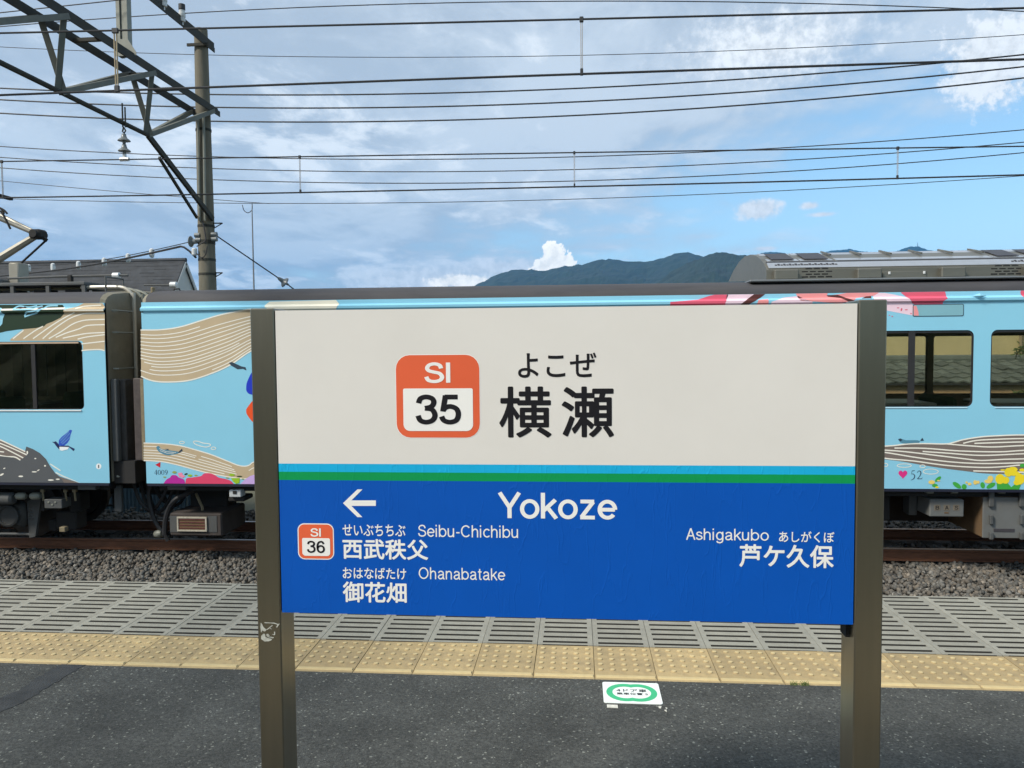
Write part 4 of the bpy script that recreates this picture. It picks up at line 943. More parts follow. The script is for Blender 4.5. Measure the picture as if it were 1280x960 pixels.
hill_ = decal(carA, 'livery_hill', GREY, [zA2([(-200, 560), (0, 560), (130, 575), (200, 605), (272, 548), (253, 505), (265, 465), (330, 490), (400, 530), (460, 590), (500, 660), (560, 740), (620, 790), (640, 850), (-200, 850)])], 3)
decals(carA, 'hill_speck', LINEW, [zA2(ell(*e)) for e in ((355, 585, 10, 6), (452, 658, 10, 8), (345, 718, 26, 6), (385, 702, 14, 5, -.5), (20, 745, 22, 9, -.5), (210, 763, 24, 8), (45, 683, 12, 5, -.4), (510, 800, 30, 7), (580, 792, 20, 7), (275, 525, 8, 18))], 4, hill_)
wedge = decal(carA, 'livery_wave', TAUPE, [zA2([(560, 735), (600, 765), (790, 842), (600, 842)])], 2)
lines(carA, 'wave_line', LINEW, [zA2(l) for l in ([(505, 640), (605, 705)], [(560, 725), (640, 765), (800, 838)])], 1.3, 4, wedge)
bird = decal(carA, 'livery_bird', BIRD, [zA2([(585, 455), (590, 400), (620, 365), (660, 335), (700, 297), (722, 303), (705, 350), (697, 395), (675, 430), (640, 458)])], 1)
decal(carA, 'bird_body', BIRDD, [zA2([(520, 418), (545, 418), (560, 412), (585, 440), (600, 470), (595, 497), (570, 470), (545, 435)]), zA2([(590, 458), (685, 455), (700, 470), (600, 470)]), zA2([(690, 460), (748, 488), (738, 512), (695, 475)])], 2, bird)
decal(carA, 'bird_belly', WHITE, [zA2([(595, 467), (690, 470), (680, 492), (620, 508), (597, 499)])], 3, bird)
decal(carA, 'bird_feather', LBLUE, [q for l in ([(610, 430), (650, 390), (700, 330)], [(625, 440), (665, 405), (700, 370)], [(605, 405), (640, 370), (690, 315)]) for q in ribbon(zA2(l), .45)], 3, bird)
rd = decal(carA, 'round_mark', WHITE, [zA2(ell(987, 663, 27, 29))], 1); decal(carA, 'mark_bar', GREY, [zA2([(981, 648), (993, 648), (993, 680), (981, 680)])], 2, rd)
# -- right car
zB_ = zmap(4, 0, 340)
top = zB_([(704, 290), (800, 289), (900, 275), (1000, 245), (1100, 215), (1200, 195), (1290, 186), (1420, 200), (1600, 269)]); bot = zB_([(706, 522), (760, 543), (830, 550), (940, 543), (1050, 510), (1150, 465), (1260, 392), (1400, 330), (1600, 273)])
bend_ = lambda c, k: (lambda u: c + k * sin(pi * u))
wave(carB, 'livery_wave', TAN, top, bot, [(.10, 0, .33), (.17, 0, .95), (.25, 0, .95), (.32, 0, .95), (.40, 0, .95), (.47, .0, .95), (.54, 0, .95), (.61, 0, .95), (.67, .02, .55), (.72, .06, .95), (.79, .05, .95), (.87, .0, .95), (.94, .4, .9)], 1.15, 1.6)
zB2 = zmap(8, 170, 540)
top = zB2([(78, 110), (300, 120), (450, 140), (600, 180), (750, 225), (900, 285), (1020, 332), (1090, 342), (1135, 330), (1180, 300), (1300, 290)]); bot = zB2([(80, 285), (250, 295), (400, 325), (550, 365), (700, 405), (850, 435), (1000, 460), (1100, 468), (1180, 445), (1300, 420)])
wave(carB, 'livery_wave', TAN, top, bot, [(.18, 0, .12), (.4, 0, .42), (.3, .3, .43), (.25, .47, .72), (.42, .45, .74), (.55, 0, .75), (.7, 0, .76), (.85, 0, .66), (.4, .86, .93)], 1.0, 1.3)
fl = decal(carB, 'livery_flower', PURP, [catmull(zB2([(270, 530), (300, 480), (340, 455), (360, 432), (400, 432), (430, 455), (480, 475), (494, 530)]), 4)], 3)
decal(carB, 'livery_flower', CRIM, [catmull(zB2([(494, 530), (505, 465), (560, 455), (650, 440), (680, 415), (740, 412), (790, 430), (830, 455), (900, 470), (950, 490), (985, 530)]), 4)], 3)
decal(carB, 'livery_flower', LILAC, [zB2([(1045, 530), (1090, 475), (1140, 440), (1180, 428), (1320, 420), (1380, 530)])], 3)
decal(carB, 'livery_flower', LPINK, [zB2([(420, 410), (460, 405), (470, 430), (495, 440), (470, 460), (430, 445)])], 3)
decals(carB, 'livery_leaf', LEAF, [zB2([(950, 460), (1040, 460), (1035, 510), (1000, 518), (970, 495)]), zB2(ell(540, 435, 24, 12)), zB2(ell(960, 428, 28, 13))], 4)
decals(carB, 'livery_leaf', OLIVEL, [zB2(ell(385, 402, 22, 12)), zB2(ell(287, 450, 15, 6)), zB2(ell(600, 433, 16, 6)), zB2(ell(915, 458, 16, 6)), zB2(ell(1070, 470, 14, 5))], 4)
decals(carB, 'livery_leaf', DKG, [zB2(ell(500, 420, 18, 8, -.4)), zB2(ell(1035, 443, 28, 6))], 4)
decal(carB, 'red_arrow', RED, [zB2([(192, 328), (245, 300), (242, 356)])], 2)
fs_ = decal(carB, 'livery_fish', FISH, [catmull(zB2([(205, 150), (230, 140), (255, 168), (330, 182), (420, 195), (425, 212), (320, 232), (250, 210), (215, 180)]), 4, True)], 3)
decal(carB, 'fish_tail', FISHD, [zB2([(425, 200), (460, 165), (467, 190), (425, 212)]), zB2([(290, 168), (330, 170), (320, 180)])], 4, fs_)
decal(carB, 'fish_scale', LINEW, [q for l in ([(235, 165), (300, 195), (400, 205)], [(240, 185), (310, 212), (380, 212)]) for q in ribbon(zB2(l), .5)], 4, fs_)
ring = lambda cx, cy, rx, ry, w: ribbon(ell(cx, cy, rx, ry) + [ell(cx, cy, rx, ry)[0]], w)
decal(carB, 'livery_bubble', LINEW, ring(*zB2([(460, 105)])[0], 3, 1.6, .8) + ring(*zB2([(775, 163)])[0], 3, 1.6, .8) + ribbon(catmull(zB2([(575, 95), (620, 93), (670, 110), (738, 120), (738, 140), (690, 150), (600, 125)]), 4, True) + zB2([(575, 95)]), .9), 2)
decal(carB, 'livery_fish', FISHD, [[(286, 453.5), (290, 452.5), (302, 458), (307, 459), (308, 463), (304, 461), (297, 461.5), (289, 457)]], 3)
decal(carB, 'livery_drop', COB, [catmull([(318, 462), (309.5, 476), (307.8, 485), (309, 490), (314, 493), (330, 494), (338, 480), (330, 466)], 4, True)], 3)
decal(carB, 'livery_drop', ORNG, [catmull([(320, 498), (309.5, 509), (307.8, 514), (310, 520), (320, 530), (340, 530), (346, 512), (335, 500)], 4, True)], 3)
decal(carB, 'livery_cloud', CREAM, [[(331, 381.5), (337, 377), (420, 375), (424, 380), (420, 388), (340, 388), (332, 384)]], 3)
zB3 = zmap(4, 800, 340)
for nm, mt, pl in (('livery_blossom', PINK, [(150, 150), (215, 145), (290, 138), (350, 118), (445, 100), (440, 120), (425, 155), (430, 200), (150, 200)]), ('livery_blossom', PALE, [(440, 100), (590, 100), (570, 115), (515, 155), (520, 200), (428, 200), (425, 155)]),
                   ('livery_branch', BROWN, [(585, 100), (640, 100), (600, 130), (555, 155), (500, 200), (470, 200), (510, 155)]), ('livery_blossom', SALMON, [(590, 140), (640, 135), (640, 200), (570, 200)]), ('livery_blossom', PALE, [(655, 150), (720, 128), (790, 120), (860, 150), (860, 200), (650, 200)]),
                   ('livery_blossom', SALMON, [(775, 100), (940, 100), (935, 118), (990, 112), (1060, 100), (1200, 100), (1170, 118), (1080, 130), (1060, 145), (1000, 160), (900, 150), (800, 145)]), ('livery_branch', BROWN, [(933, 116), (990, 114), (1060, 140), (1095, 152), (1045, 152), (1000, 130), (940, 123)]), ('livery_branch', BROWN, [(1105, 133), (1130, 122), (1156, 120), (1157, 132)])):
    decal(carB, nm, mt, [zB3(pl)], 2 if mt is not BROWN else 3)
zB4 = zmap(7.111, 1100, 300)
decal(carB, 'livery_blossom', PALE, [zB4([(-60, 450), (-20, 470), (40, 470), (130, 485), (240, 510), (290, 570), (300, 662), (285, 670), (65, 628), (-60, 600)])], 1)
rose = decal(carB, 'livery_blossom', PINK, [zB4([(185, 440), (200, 455), (280, 448), (575, 440), (585, 475), (592, 520), (560, 540), (555, 582), (320, 582), (290, 565), (250, 520), (190, 470)])], 2)
decal(carB, 'livery_blossom', PINK, [zB4([(1255, 435), (1400, 430), (1400, 540), (1268, 518), (1250, 470)])], 2)
decals(carB, 'livery_petal', PINK, [zB4(ell(*e)) for e in ((160, 603, 12, 4), (190, 618, 7, 14, .3), (233, 620, 14, 4), (275, 653, 8, 4), (82, 668, 6, 4), (108, 678, 8, 4), (310, 628, 6, 14), (308, 660, 7, 5))], 3)
# destination display
a, b = PS(1140.6, 395.8), PS(1204.8, 379.8)
dd = decal(carB, 'destination_display', FISHD, [rrect(a[0], b[0], a[1], b[1], .02)], 4, raw=True)
decal(carB, 'display_glass', pm('display_teal', (128, 178, 190), .15), [rrect(a[0] + .008, b[0] - .008, a[1] + .008, b[1] - .008, .014)], 5, dd, raw=True)
decal(carB, 'display_petal', SALMON, [zB4([(296, 585), (322, 585), (340, 640), (342, 672), (300, 672)])], 6, dd)
p1 = PS(1222, 370); mb = MB(); mb.add([(p1[0] - .09, YS - .03, p1[1]), (p1[0], YS - .05, p1[1] + .03), (p1[0] + .09, YS - .03, p1[1]), (p1[0], YS - .05, p1[1] - .025), (p1[0], YS - .07, p1[1])], [(0, 1, 4), (1, 2, 4), (2, 3, 4), (3, 0, 4)]); part(carB, mb, 'gutter_spout', SKYBLUE)
# lower right wave
zB5 = zmap(7.111, 1100, 520)
top = zB5([(-300, 300), (-60, 276), (40, 268), (130, 262), (250, 248), (400, 245), (580, 248), (650, 235), (750, 208), (900, 185), (1050, 175), (1280, 168), (1700, 175), (2300, 230)]); bot = zB5([(-300, 304), (-60, 366), (40, 385), (200, 405), (400, 440), (600, 470), (800, 495), (900, 508), (1050, 515), (1280, 510), (1700, 480), (2300, 430)])
T_, B_ = catmull(top, 5), catmull(bot, 5); wv = decal(carB, 'livery_wave', TAUPE, [T_ + B_[::-1]], 1)
LB = [[(130, 285), (400, 287), (700, 310), (1050, 318), (1280, 305), (1700, 290)], [(-180, 296), (40, 303), (250, 320), (500, 350), (750, 380), (900, 395), (1100, 385), (1280, 380), (1700, 360)], [(-180, 302), (40, 323), (300, 365), (600, 405), (900, 422), (1280, 415), (1700, 400)], [(-120, 330), (40, 375), (300, 400), (600, 440), (900, 457), (1100, 450), (1280, 435), (1700, 430)],
      [(380, 315), (600, 330), (900, 350), (1280, 335), (1700, 320)], [(580, 247), (800, 265), (1000, 275), (1280, 262), (1700, 255)], [(740, 242), (850, 218), (1000, 208), (1280, 200), (1700, 205)], [(840, 243), (1000, 238), (1280, 230), (1700, 228)], [(830, 488), (1000, 492), (1280, 500)]]
lines(carB, 'wave_line', LINEW, [catmull(zB5(l), 5) for l in LB] + [T_], 1.55, 2, wv)
fs_ = decal(carB, 'livery_fish', FISH, [zB5([(160, 207), (180, 200), (230, 215), (330, 215), (355, 222), (345, 237), (220, 246), (180, 235)])], 3)
decal(carB, 'fish_tail', FISHD, [zB5([(355, 220), (375, 193), (389, 218)]), zB5([(160, 205), (182, 199), (200, 212), (178, 226)])], 4, fs_)
hx, hy_ = 203, 518
heart = [(hx + 42 * (16 * sin(t) ** 3) / 17, hy_ - 42 * (13 * cos(t) - 5 * cos(2 * t) - 2 * cos(3 * t) - cos(4 * t)) / 16 - 2) for t in [2 * pi * i / 28 for i in range(28)]]
decal(carB, 'heart', MAG, [zB5(heart)], 2)
decal(carB, 'livery_bubble', LINEW, ring(*zB5([(215, 441)])[0], 9, 2.2, .8) + ring(*zB5([(378, 447)])[0], 3.4, 1.8, .8) + ring(*zB5([(450, 494)])[0], 9.6, 3.2, .8) + ring(*zB5([(48, 435)])[0], 3, 2, .8), 2)
decals(carB, 'livery_leaf', KGREEN, [zB5(ell(*e)) for e in ((515, 560, 34, 15, -.7), (487, 617, 26, 15), (683, 615, 44, 20, .6), (747, 628, 22, 24), (911, 615, 20, 28, -.2), (985, 618, 44, 20, -.5), (1265, 440, 24, 16))] + [zB5([(1035, 595), (1130, 590), (1165, 632), (1200, 605), (1255, 600), (1235, 660), (1040, 660)])], 3)
decals(carB, 'livery_flower', YEL, [zB5(ell(*e)) for e in ((1065, 560, 42, 45), (1115, 570, 34, 32), (1140, 500, 36, 40), (1180, 475, 42, 24), (1190, 510, 50, 22), (1240, 560, 45, 50), (1215, 590, 30, 25), (1262, 480, 26, 14), (1090, 480, 22, 7), (1330, 540, 60, 60), (1400, 580, 60, 45), (505, 633, 16, 8))], 4)
decals(carB, 'livery_flower', YELS, [zB5(ell(*e)) for e in ((458, 588, 29, 18), (795, 604, 17, 13), (768, 590, 10, 10), (845, 590, 18, 20), (870, 588, 14, 14), (980, 555, 26, 26), (960, 580, 34, 18), (520, 575, 14, 7))], 4)
# serif numerals drawn as strokes with thick and thin parts
def numerals(name, car, mt, strokes, ox, oy, sx, sy):
    polys = []
    for pts, ws in strokes:
        c = catmull(pts, 5); n = len(c)
        for i in range(n - 1):
            t = i / (n - 1) * (len(ws) - 1); k = int(t); w = ws[k] + (ws[min(k + 1, len(ws) - 1)] - ws[k]) * (t - k)
            polys += ribbon([(ox + c[i][0] * sx, oy - c[i][1] * sy), (ox + c[i + 1][0] * sx, oy - c[i + 1][1] * sy)], w * sx)
    decal(car, name, mt, polys, 3)
n5 = [([(.75, 1.0), (.3, .97)], [.09, .09]), ([(.3, .97), (.2, .58)], [.05, .05]), ([(.2, .58), (.5, .6), (.74, .42), (.68, .15), (.4, -.05), (.08, -.12)], [.05, .1, .15, .13, .08, .05])]
n2 = [([(.1, .78), (.25, .97), (.55, .97), (.68, .75), (.55, .45), (.3, .2), (.08, .02)], [.06, .08, .13, .15, .1, .07, .06]), ([(.08, .04), (.5, .04), (.8, .05), (.9, .2)], [.1, .1, .08, .04])]
n4 = [([(.62, 1.0), (.62, 0)], [.14, .14]), ([(.6, .98), (.05, .33)], [.05, .05]), ([(.05, .32), (.92, .32)], [.07, .07]), ([(.48, .01), (.78, .01)], [.05, .05])]
n0 = [([(.45, .98), (.15, .8), (.1, .5), (.15, .2), (.45, .02), (.75, .2), (.8, .5), (.75, .8), (.45, .98)], [.05, .12, .14, .12, .05, .12, .14, .12, .05])]
n9 = [([(.78, .65), (.5, .4), (.2, .5), (.15, .75), (.3, .97), (.6, .97), (.8, .7), (.7, .3), (.3, .0)], [.05, .06, .1, .13, .07, .07, .14, .12, .05])]
q = zB5([(268, 560), (326, 560)]); numerals('numerals', carB, INK, n5, q[0][0], q[0][1], 7.4, 10.6); numerals('numerals', carB, INK, n2, q[1][0], q[1][1], 7.6, 10.2)
for k, nn in enumerate((n4, n0, n0, n9)):
    numerals('numerals', carB, INK, nn, 193 + k * 4.3, 593.3, 4.2, 6.0)

# ---- left car roof gear
zr = lambda y: yprof
RZ = 2.42
def rb(fn, name, mt, car=carA, smooth=False, parent=None):
    mb = MB(); fn(mb); return part(car, mb, name, mt, parent, smooth)
yr = YS + .55
xr1 = PY(106, 355, yr).x; zt0, zt1 = PY(60, 357, yr).z, PY(60, 352.5, yr).z
rb(lambda m: m.cbox(xr1 - 9, xr1, yr, yr + .5, zt0, zt1, .01), 'cable_tray', M_UGREY)
for px_ in (-30, 14, 58.5, 103.5):
    x = PY(px_, 360, yr).x; rb(lambda m: m.box(x - .025, x + .025, yr + .01, yr + .05, RZ, zt0), 'tray_leg', M_UGREY)
rb(lambda m: m.tube([(xr1 - 8.8, yr + .2, RZ + .10), (xr1 - .05, yr + .2, RZ + .10)], .022, 6), 'conduit', M_CURT, smooth=True)
for k in range(9):
    x = xr1 - .25 - k * .47; rb(lambda m: m.cbox(x - .12, x + .12, yr + .1, yr + .3, RZ, RZ + .085, .01), 'junction_box', M_UNDER)
rb(lambda m: m.cbox(xr1 - 3.4, xr1 - 1.9, yr + .6, yr + 1.4, RZ + .05, RZ + .22, .02), 'roof_box', M_UGREY)
# pipes over the car end
for k in range(3):
    yk = YS + .62 + k * .13; xo = XA1 + .05 + k * .055; zk = PY(120, 358.5, yr).z - k * .012
    pts = [(xr1 - .1, yk, zk), (XA1 - .22, yk, zk), (XA1 - .06 + k * .03, yk, zk - .03), (xo - .02, yk, zk - .13), (xo, yk, zk - .3), (xo, yk, ZB + .2)]
    rb(lambda m: m.tube(catmull(pts, 5), .026 if k == 0 else .022, 8), 'cable_pipe', M_PIPE if k else mat('pipe_bright', (.46, .43, .36), .4, .3), smooth=True)
rb(lambda m: m.tube([(XA1 - .28, YS + .5, RZ - .02), (XA1 - .28, YS + .5, RZ + .24), (XA1 - .27, YS + .9, RZ + .24), (XA1 - .27, YS + .9, RZ + .06)], .014, 6), 'pipe_hoop', M_UGREY, smooth=True)
rb(lambda m: m.cbox(XA1 + .02, XA1 + .06, YS + 1.1, YS + 1.16, RZ - .12, RZ + .14, .01), 'horn_bracket', M_CURT)
# insulated roof conductor with white bushings
ya = YS + 1.0
z_w = PY(100, 345, ya).z; pts = [(PY(10, 348, ya).x, ya, z_w - .02), (PY(88, 346, ya).x, ya, z_w), (PY(160, 344.5, ya).x, ya, z_w)]
rb(lambda m: m.tube(pts, .016, 6), 'roof_conductor', M_UGREY, smooth=True)
p = PY(145.5, 344.5, ya); rb(lambda m: m.lathe([(.03, -.05), (.045, -.045), (.045, .045), (.03, .05)], p, axis=(1, 0, 0), n=10), 'bushing', M_PORC, smooth=True)
p = PY(88, 347, ya); rb(lambda m: m.cbox(p.x - .035, p.x + .035, ya - .03, ya + .03, RZ + .03, p.z + .04, .01), 'bushing_post', M_UNDER)
p2 = PY(217, 356, YS + 1.35); rb(lambda m: (m.lathe([(.03, -.05), (.045, -.045), (.045, .045), (.03, .05)], p2, axis=(1, 0, 0), n=10)), 'bushing', M_PORC, carB, True)
rb(lambda m: m.tube([(PY(180, 356.5, YS + 1.35).x, YS + 1.35, p2.z), p2], .012, 6), 'roof_conductor', M_UGREY, carB, True)
rb(lambda m: m.tube([PY(217, 364, YS + .5), PY(218, 361.5, YS + .5), PY(224, 361, YS + .5), PY(225.5, 364, YS + .5)], .012, 6), 'lifting_eye', M_UNDER, carB, True)
# ---- pantograph
YPn = T2
pan = rb(lambda m: m.cbox(PY(-60, 330, YPn).x, PY(18, 330, YPn).x, YPn - .5, YPn + .5, RZ + .16, RZ + .30, .02), 'pantograph', M_UGREY)
kn = PY(48, 293, YPn); lo = PY(-28, 340, YPn); upq = PY(-60, 244, YPn)
def pb_(fn, nm, mt): mb = MB(); fn(mb); part(carA, mb, nm, mt, pan, True)
M_ARM = mat('pantograph_arm', (.30, .28, .23), .45, .4, var=.1)
pb_(lambda m: m.tube([lo, kn], [.075, .05], 8), 'lower_arm', M_ARM)
pb_(lambda m: (m.tube([kn + Vector((0, .06, 0)), upq + Vector((0, .3, 0))], .028, 8), m.tube([kn - Vector((0, .06, 0)), upq - Vector((0, .3, 0))], .034, 8)), 'upper_arm', M_ARM)
pb_(lambda m: (m.cbox(kn.x - .10, kn.x + .09, YPn - .1, YPn + .1, kn.z - .07, kn.z + .07, .03), m.bar(kn, PY(58, 300.5, YPn), .05, .05), m.lathe([(.06, -.13), (.06, .13)], kn, axis=(0, 1, 0), n=14)), 'knuckle', M_UNDER)
pb_(lambda m: m.tube([PY(57, 301, YPn), PY(24, 331, YPn)], .016, 6), 'thrust_rod', M_UNDER)
pb_(lambda m: m.cbox(PY(20, 333, YPn).x - .04, PY(26, 333, YPn).x + .05, YPn - .12, YPn + .12, RZ + .1, PY(22, 329, YPn).z, .02), 'rod_bracket', M_ARM)
hc = PY(-30, 250, YPn)
for dx_ in (-.19, .19): pb_(lambda m: m.box(hc.x + dx_ - .03, hc.x + dx_ + .03, YPn - .5, YPn + .5, upq.z, upq.z + .05), 'collector_strip', M_UNDER)
for c in ([(-20, 256), (-4, 259), (4, 262), (9, 267)], [(-20, 255), (-4, 258), (2, 262), (5, 267)], [(-20, 256), (0, 264), (6, 272), (13, 286)]):
    pb_(lambda m: m.tube(catmull([tuple(PY(*p, YPn - .75)) for p in c], 4), .015, 6), 'collector_horn', M_UNDER)

# ---- left car end: panels, handrails, gangway
mb = MB(); mb.box(XA1 + .0, XB0 - .0, YS + .95, YF - .95, ZB + .1, 2.05)
part(carA, mb, 'gangway_bellows', mat('bellows', (.03, .028, .025), .9, var=.2))
for yy, w in ((YS + .06, .22),):
    mb = MB(); mb.cbox(XA1 + .015, XA1 + .10, yy, yy + .08, PY(140, 578, YS).z, PY(140, 474, YS).z, .01); part(carA, mb, 'end_fairing', M_UGREY)
    mb = MB(); mb.cbox(XA1 + .015, XA1 + .16, yy + .1, yy + .34, PY(140, 578, YS).z, PY(140, 475, YS).z, .01); part(carA, mb, 'end_fairing', mat('fairing_dark', (.07, .065, .06), .6, .2, var=.3, vscale=12))
mb = MB(); mb.cbox(XB0 - .16, XB0 - .015, YS + .02, YS + .12, PY(170, 576, YS).z, PY(170, 473, YS).z, .01); part(carB, mb, 'end_fairing', mat('fairing_brown', (.075, .06, .055), .6, .2, var=.3, vscale=12))
mb = MB(); mb.cbox(XB0 - .05, XB0 + .0, YS + .002, YS + .022, PY(178, 576, YS).z, PY(178, 474, YS).z, .004); part(carB, mb, 'end_trim', M_CURT)
for py_ in (389, 416, 460.5):
    z = PY(140, py_, YS + .3).z; mb = MB(); mb.tube([(XA1 + .03, YS + .12, z), (XA1 + .09, YS + .14, z), (XA1 + .09, YS + .5, z), (XA1 + .03, YS + .52, z)], .013, 6); part(carA, mb, 'grab_rail', M_PIPE, smooth=True)
z = PY(140, 594, YS + .2).z; mb = MB(); mb.tube([(XA1 + .04, YS + .1, z), (XA1 + .12, YS + .12, z), (XA1 + .12, YS + .42, z + .02), (XA1 + .04, YS + .44, z + .02)], .016, 6); part(carA, mb, 'grab_rail', M_PIPE, smooth=True)
mb = MB(); mb.box(XA1 + .005, XA1 + .3, YS + .1, YS + .7, ZB - .02, ZB + .28); part(carA, mb, 'end_step', M_UNDER)
mb = MB(); mb.cbox(PY(143, 640, YS + .3).x, PY(152, 640, YS + .3).x, YS + .3, YS + .36, PY(147, 640, YS + .3).z, PY(147, 606, YS + .3).z, .008); part(carA, mb, 'hose_bracket', M_UGREY)
# coupler and jumper cables
mb = MB(); mb.cbox(XA1 - .4, XB0 + .4, T2 - .13, T2 + .13, -.55, -.3, .04); part(carA, mb, 'coupler', M_UNDER)
for k in range(5):
    y = YS + .5 + k * .16; s_ = .10 + .07 * (k % 3); zc_ = ZB - .05
    pts = [(XA1 + .02, y, zc_), (XA1 + .12, y, zc_ - .2 - s_), ((XA1 + XB0) / 2, y + .05, zc_ - .33 - s_), (XB0 - .08, y + .02, zc_ - .15 - s_), (XB0 + .06, y, zc_ + .02)]
    mb = MB(); mb.tube(catmull(pts, 5), .024, 6); part(carA, mb, 'jumper_cable', M_COPPER, smooth=True)
hb = [(188, 606), (186, 620), (190, 640), (196, 655), (206, 668), (210, 676)]
mb = MB(); mb.tube(catmull([tuple(PY(a, b, YS + .5)) for a, b in hb], 5), .03, 7); part(carB, mb, 'air_hose', M_COPPER, smooth=True)
hb = [(243, 612), (232, 618), (220, 624), (212, 634), (207, 650), (206, 668)]
mb = MB(); mb.tube(catmull([tuple(PY(a, b, YS + .4)) for a, b in hb], 5), .035, 7); part(carB, mb, 'air_hose', M_COPPER, smooth=True)
q = PY(199, 667, YS + .5); mb = MB(); mb.lathe([(.03, -.08), (.05, -.06), (.06, .02), (.035, .06)], q, axis=(1, -.4, .2), n=10); part(carB, mb, 'hose_coupling', M_PIPE, smooth=True)
# ---- bogies
def bogie(car, xc):
    b = MB()
    for s in (-1, 1):
        y = T2 + s * .92
        b.prism([(xc - 1.5, -.62), (xc - .7, -.52), (xc - .35, -.72), (xc + .35, -.72), (xc + .7, -.52), (xc + 1.5, -.62), (xc + 1.5, -.48), (xc + .7, -.36), (xc - .7, -.36), (xc - 1.5, -.48)], lambda a, c_: (a, y - .07, c_), lambda a, c_: (a, y + .07, c_))
    b.box(xc - .2, xc + .2, T2 - .9, T2 + .9, -.62, -.4)
    bo = part(car, b, 'bogie', mat('bogie_frame', (.026, .026, .025), .75, var=.25, dirt=.4, dirt_col=(.09, .06, .035)))
    for sx in (-1, 1):
        x = xc + sx * 1.05
        for s in (-1, 1):
            y = T2 + s * .566
            m_ = MB(); m_.lathe([(.30, -.075), (.40, -.07), (.415, -.06), (.43, .055), (.455, .06), (.455, .075), (.36, .078), (.33, .04), (.12, .05), (.12, .09)], (x, y, RAILZ + .432), axis=(0, -s, 0), n=36); part(car, m_, 'wheel', mat('wheel_steel', (.06, .05, .042), .6, .4, var=.2), bo, True)
            y2 = T2 + s * .95
            m_ = MB(); m_.cbox(x - .20, x + .20, y2 - .11, y2 + .11, RAILZ + .25, RAILZ + .62, .05); m_.lathe([(.15, 0), (.15, .05), (.125, .06), (.12, .045), (.05, .045)], (x, y2 + s * .11, RAILZ + .432), axis=(0, s, 0), n=24); part(car, m_, 'axle_box', mat('axle_box', (.045, .046, .044), .7, var=.2, dirt=.3), bo, True)
            for k in (-1, 1):
                m_ = MB(); m_.lathe([(.07, 0), (.075, .02), (.06, .04), (.075, .06), (.06, .08), (.075, .10), (.06, .12), (.075, .14), (.07, .17)], (x + k * .27, y2, RAILZ + .36), n=14); part(car, m_, 'spring', M_UGREY, bo, True)
                m_ = MB(); m_.prism([(x + k * .22, RAILZ + .62), (x + k * .44, RAILZ + .72), (x + k * .32, RAILZ + .12), (x + k * .23, RAILZ + .10)], lambda a, c_: (a, y2 + s * .02, c_), lambda a, c_: (a, y2 + s * .06, c_)); part(car, m_, 'axle_guard', M_UGREY, bo)
            m_ = MB(); m_.tube([(x - .3, y2 + s * .04, RAILZ + .15), (x + .3, y2 + s * .04, RAILZ + .15)], .022, 8); part(car, m_, 'tie_bar', M_UGREY, bo, True)
        m_ = MB(); m_.tube([(x, T2 - .9, RAILZ + .43), (x, T2 + .9, RAILZ + .43)], .075, 12); part(car, m_, 'axle', M_UNDER, bo, True)
xw = PY(13, 646, T2 - 1.06).x
bogie(carA, xw - 1.05); bogie(carA, XA0 + 3.1); bogie(carB, XB0 + 3.35); bogie(carB, XB1 - 3.1)
# ---- underfloor boxes
def ubox(car, px0, px1, py0, py1, Y, depth, mt, name='equipment_box', sidemat=None, c=.015):
    a, b = PY(px0, py1, Y), PY(px1, py0, Y); m_ = MB(); m_.cbox(a.x, b.x, Y, Y + depth, a.z, b.z, c); return part(car, m_, name, mt)
rb(lambda m: m.lathe([(.06, 0), (.085, .03), (.085, 1.2), (.05, 1.24)], PY(18, 623, YS + .2) , axis=(-1, 0, 0), n=16), 'air_tank', M_UGREY, smooth=True)
rb(lambda m: (m.lathe([(.03, 0), (.05, .03), (.05, .12), (.03, .15)], PY(20, 620, YS + .2), axis=(1, 0, 0), n=12), m.lathe([(.03, 0), (.05, .03), (.05, .12), (.03, .15)], PY(38, 620, YS + .2), axis=(1, 0, 0), n=12)), 'valve', M_PIPE, smooth=True)
bx = ubox(carA, 55.5, 77, 624.5, 635.5, YS + .12, .2, M_UGREY, c=.006)
for (u, v) in ((61, 628), (69.5, 628), (65.5, 631)):
    p = PY(u, v, YS + .12); m_ = MB(); m_.cbox(p.x - .014, p.x + .014, YS + .112, YS + .121, p.z - .012, p.z + .012, .003); part(carA, m_, 'latch', M_PIPE, bx)
for px_ in (52, 80.5, 92):
    p = PY(px_, 611, YS + .2); m_ = MB(); m_.cbox(p.x - .025, p.x + .025, YS + .2, YS + .25, p.z - .05, p.z + .04, .006); m_.tube([(p.x, YS + .22, p.z - .04), (p.x + .01, YS + .22, p.z - .17)], .014, 6); part(carA, m_, 'cock_valve', M_CURT, smooth=True)
ubox(carA, 97, 119, 606, 612.5, YS + .05, .1, M_UGREY, 'jack_pad', c=.008); ubox(carB, 209, 232, 606, 612.5, YS + .05, .1, M_UGREY, 'jack_pad', c=.008)
for (px0, px1, py0, py1) in ((70, 95, 640, 662), (60, 70, 650, 664), (86, 99, 615, 640)):
    ubox(carA, px0, px1, py0, py1, YS + .6, .25, M_UNDER, 'brake_unit')
ubox(carA, 74, 81, 659, 665, YS + .35, .08, M_CURT, 'brake_shoe', c=.006)
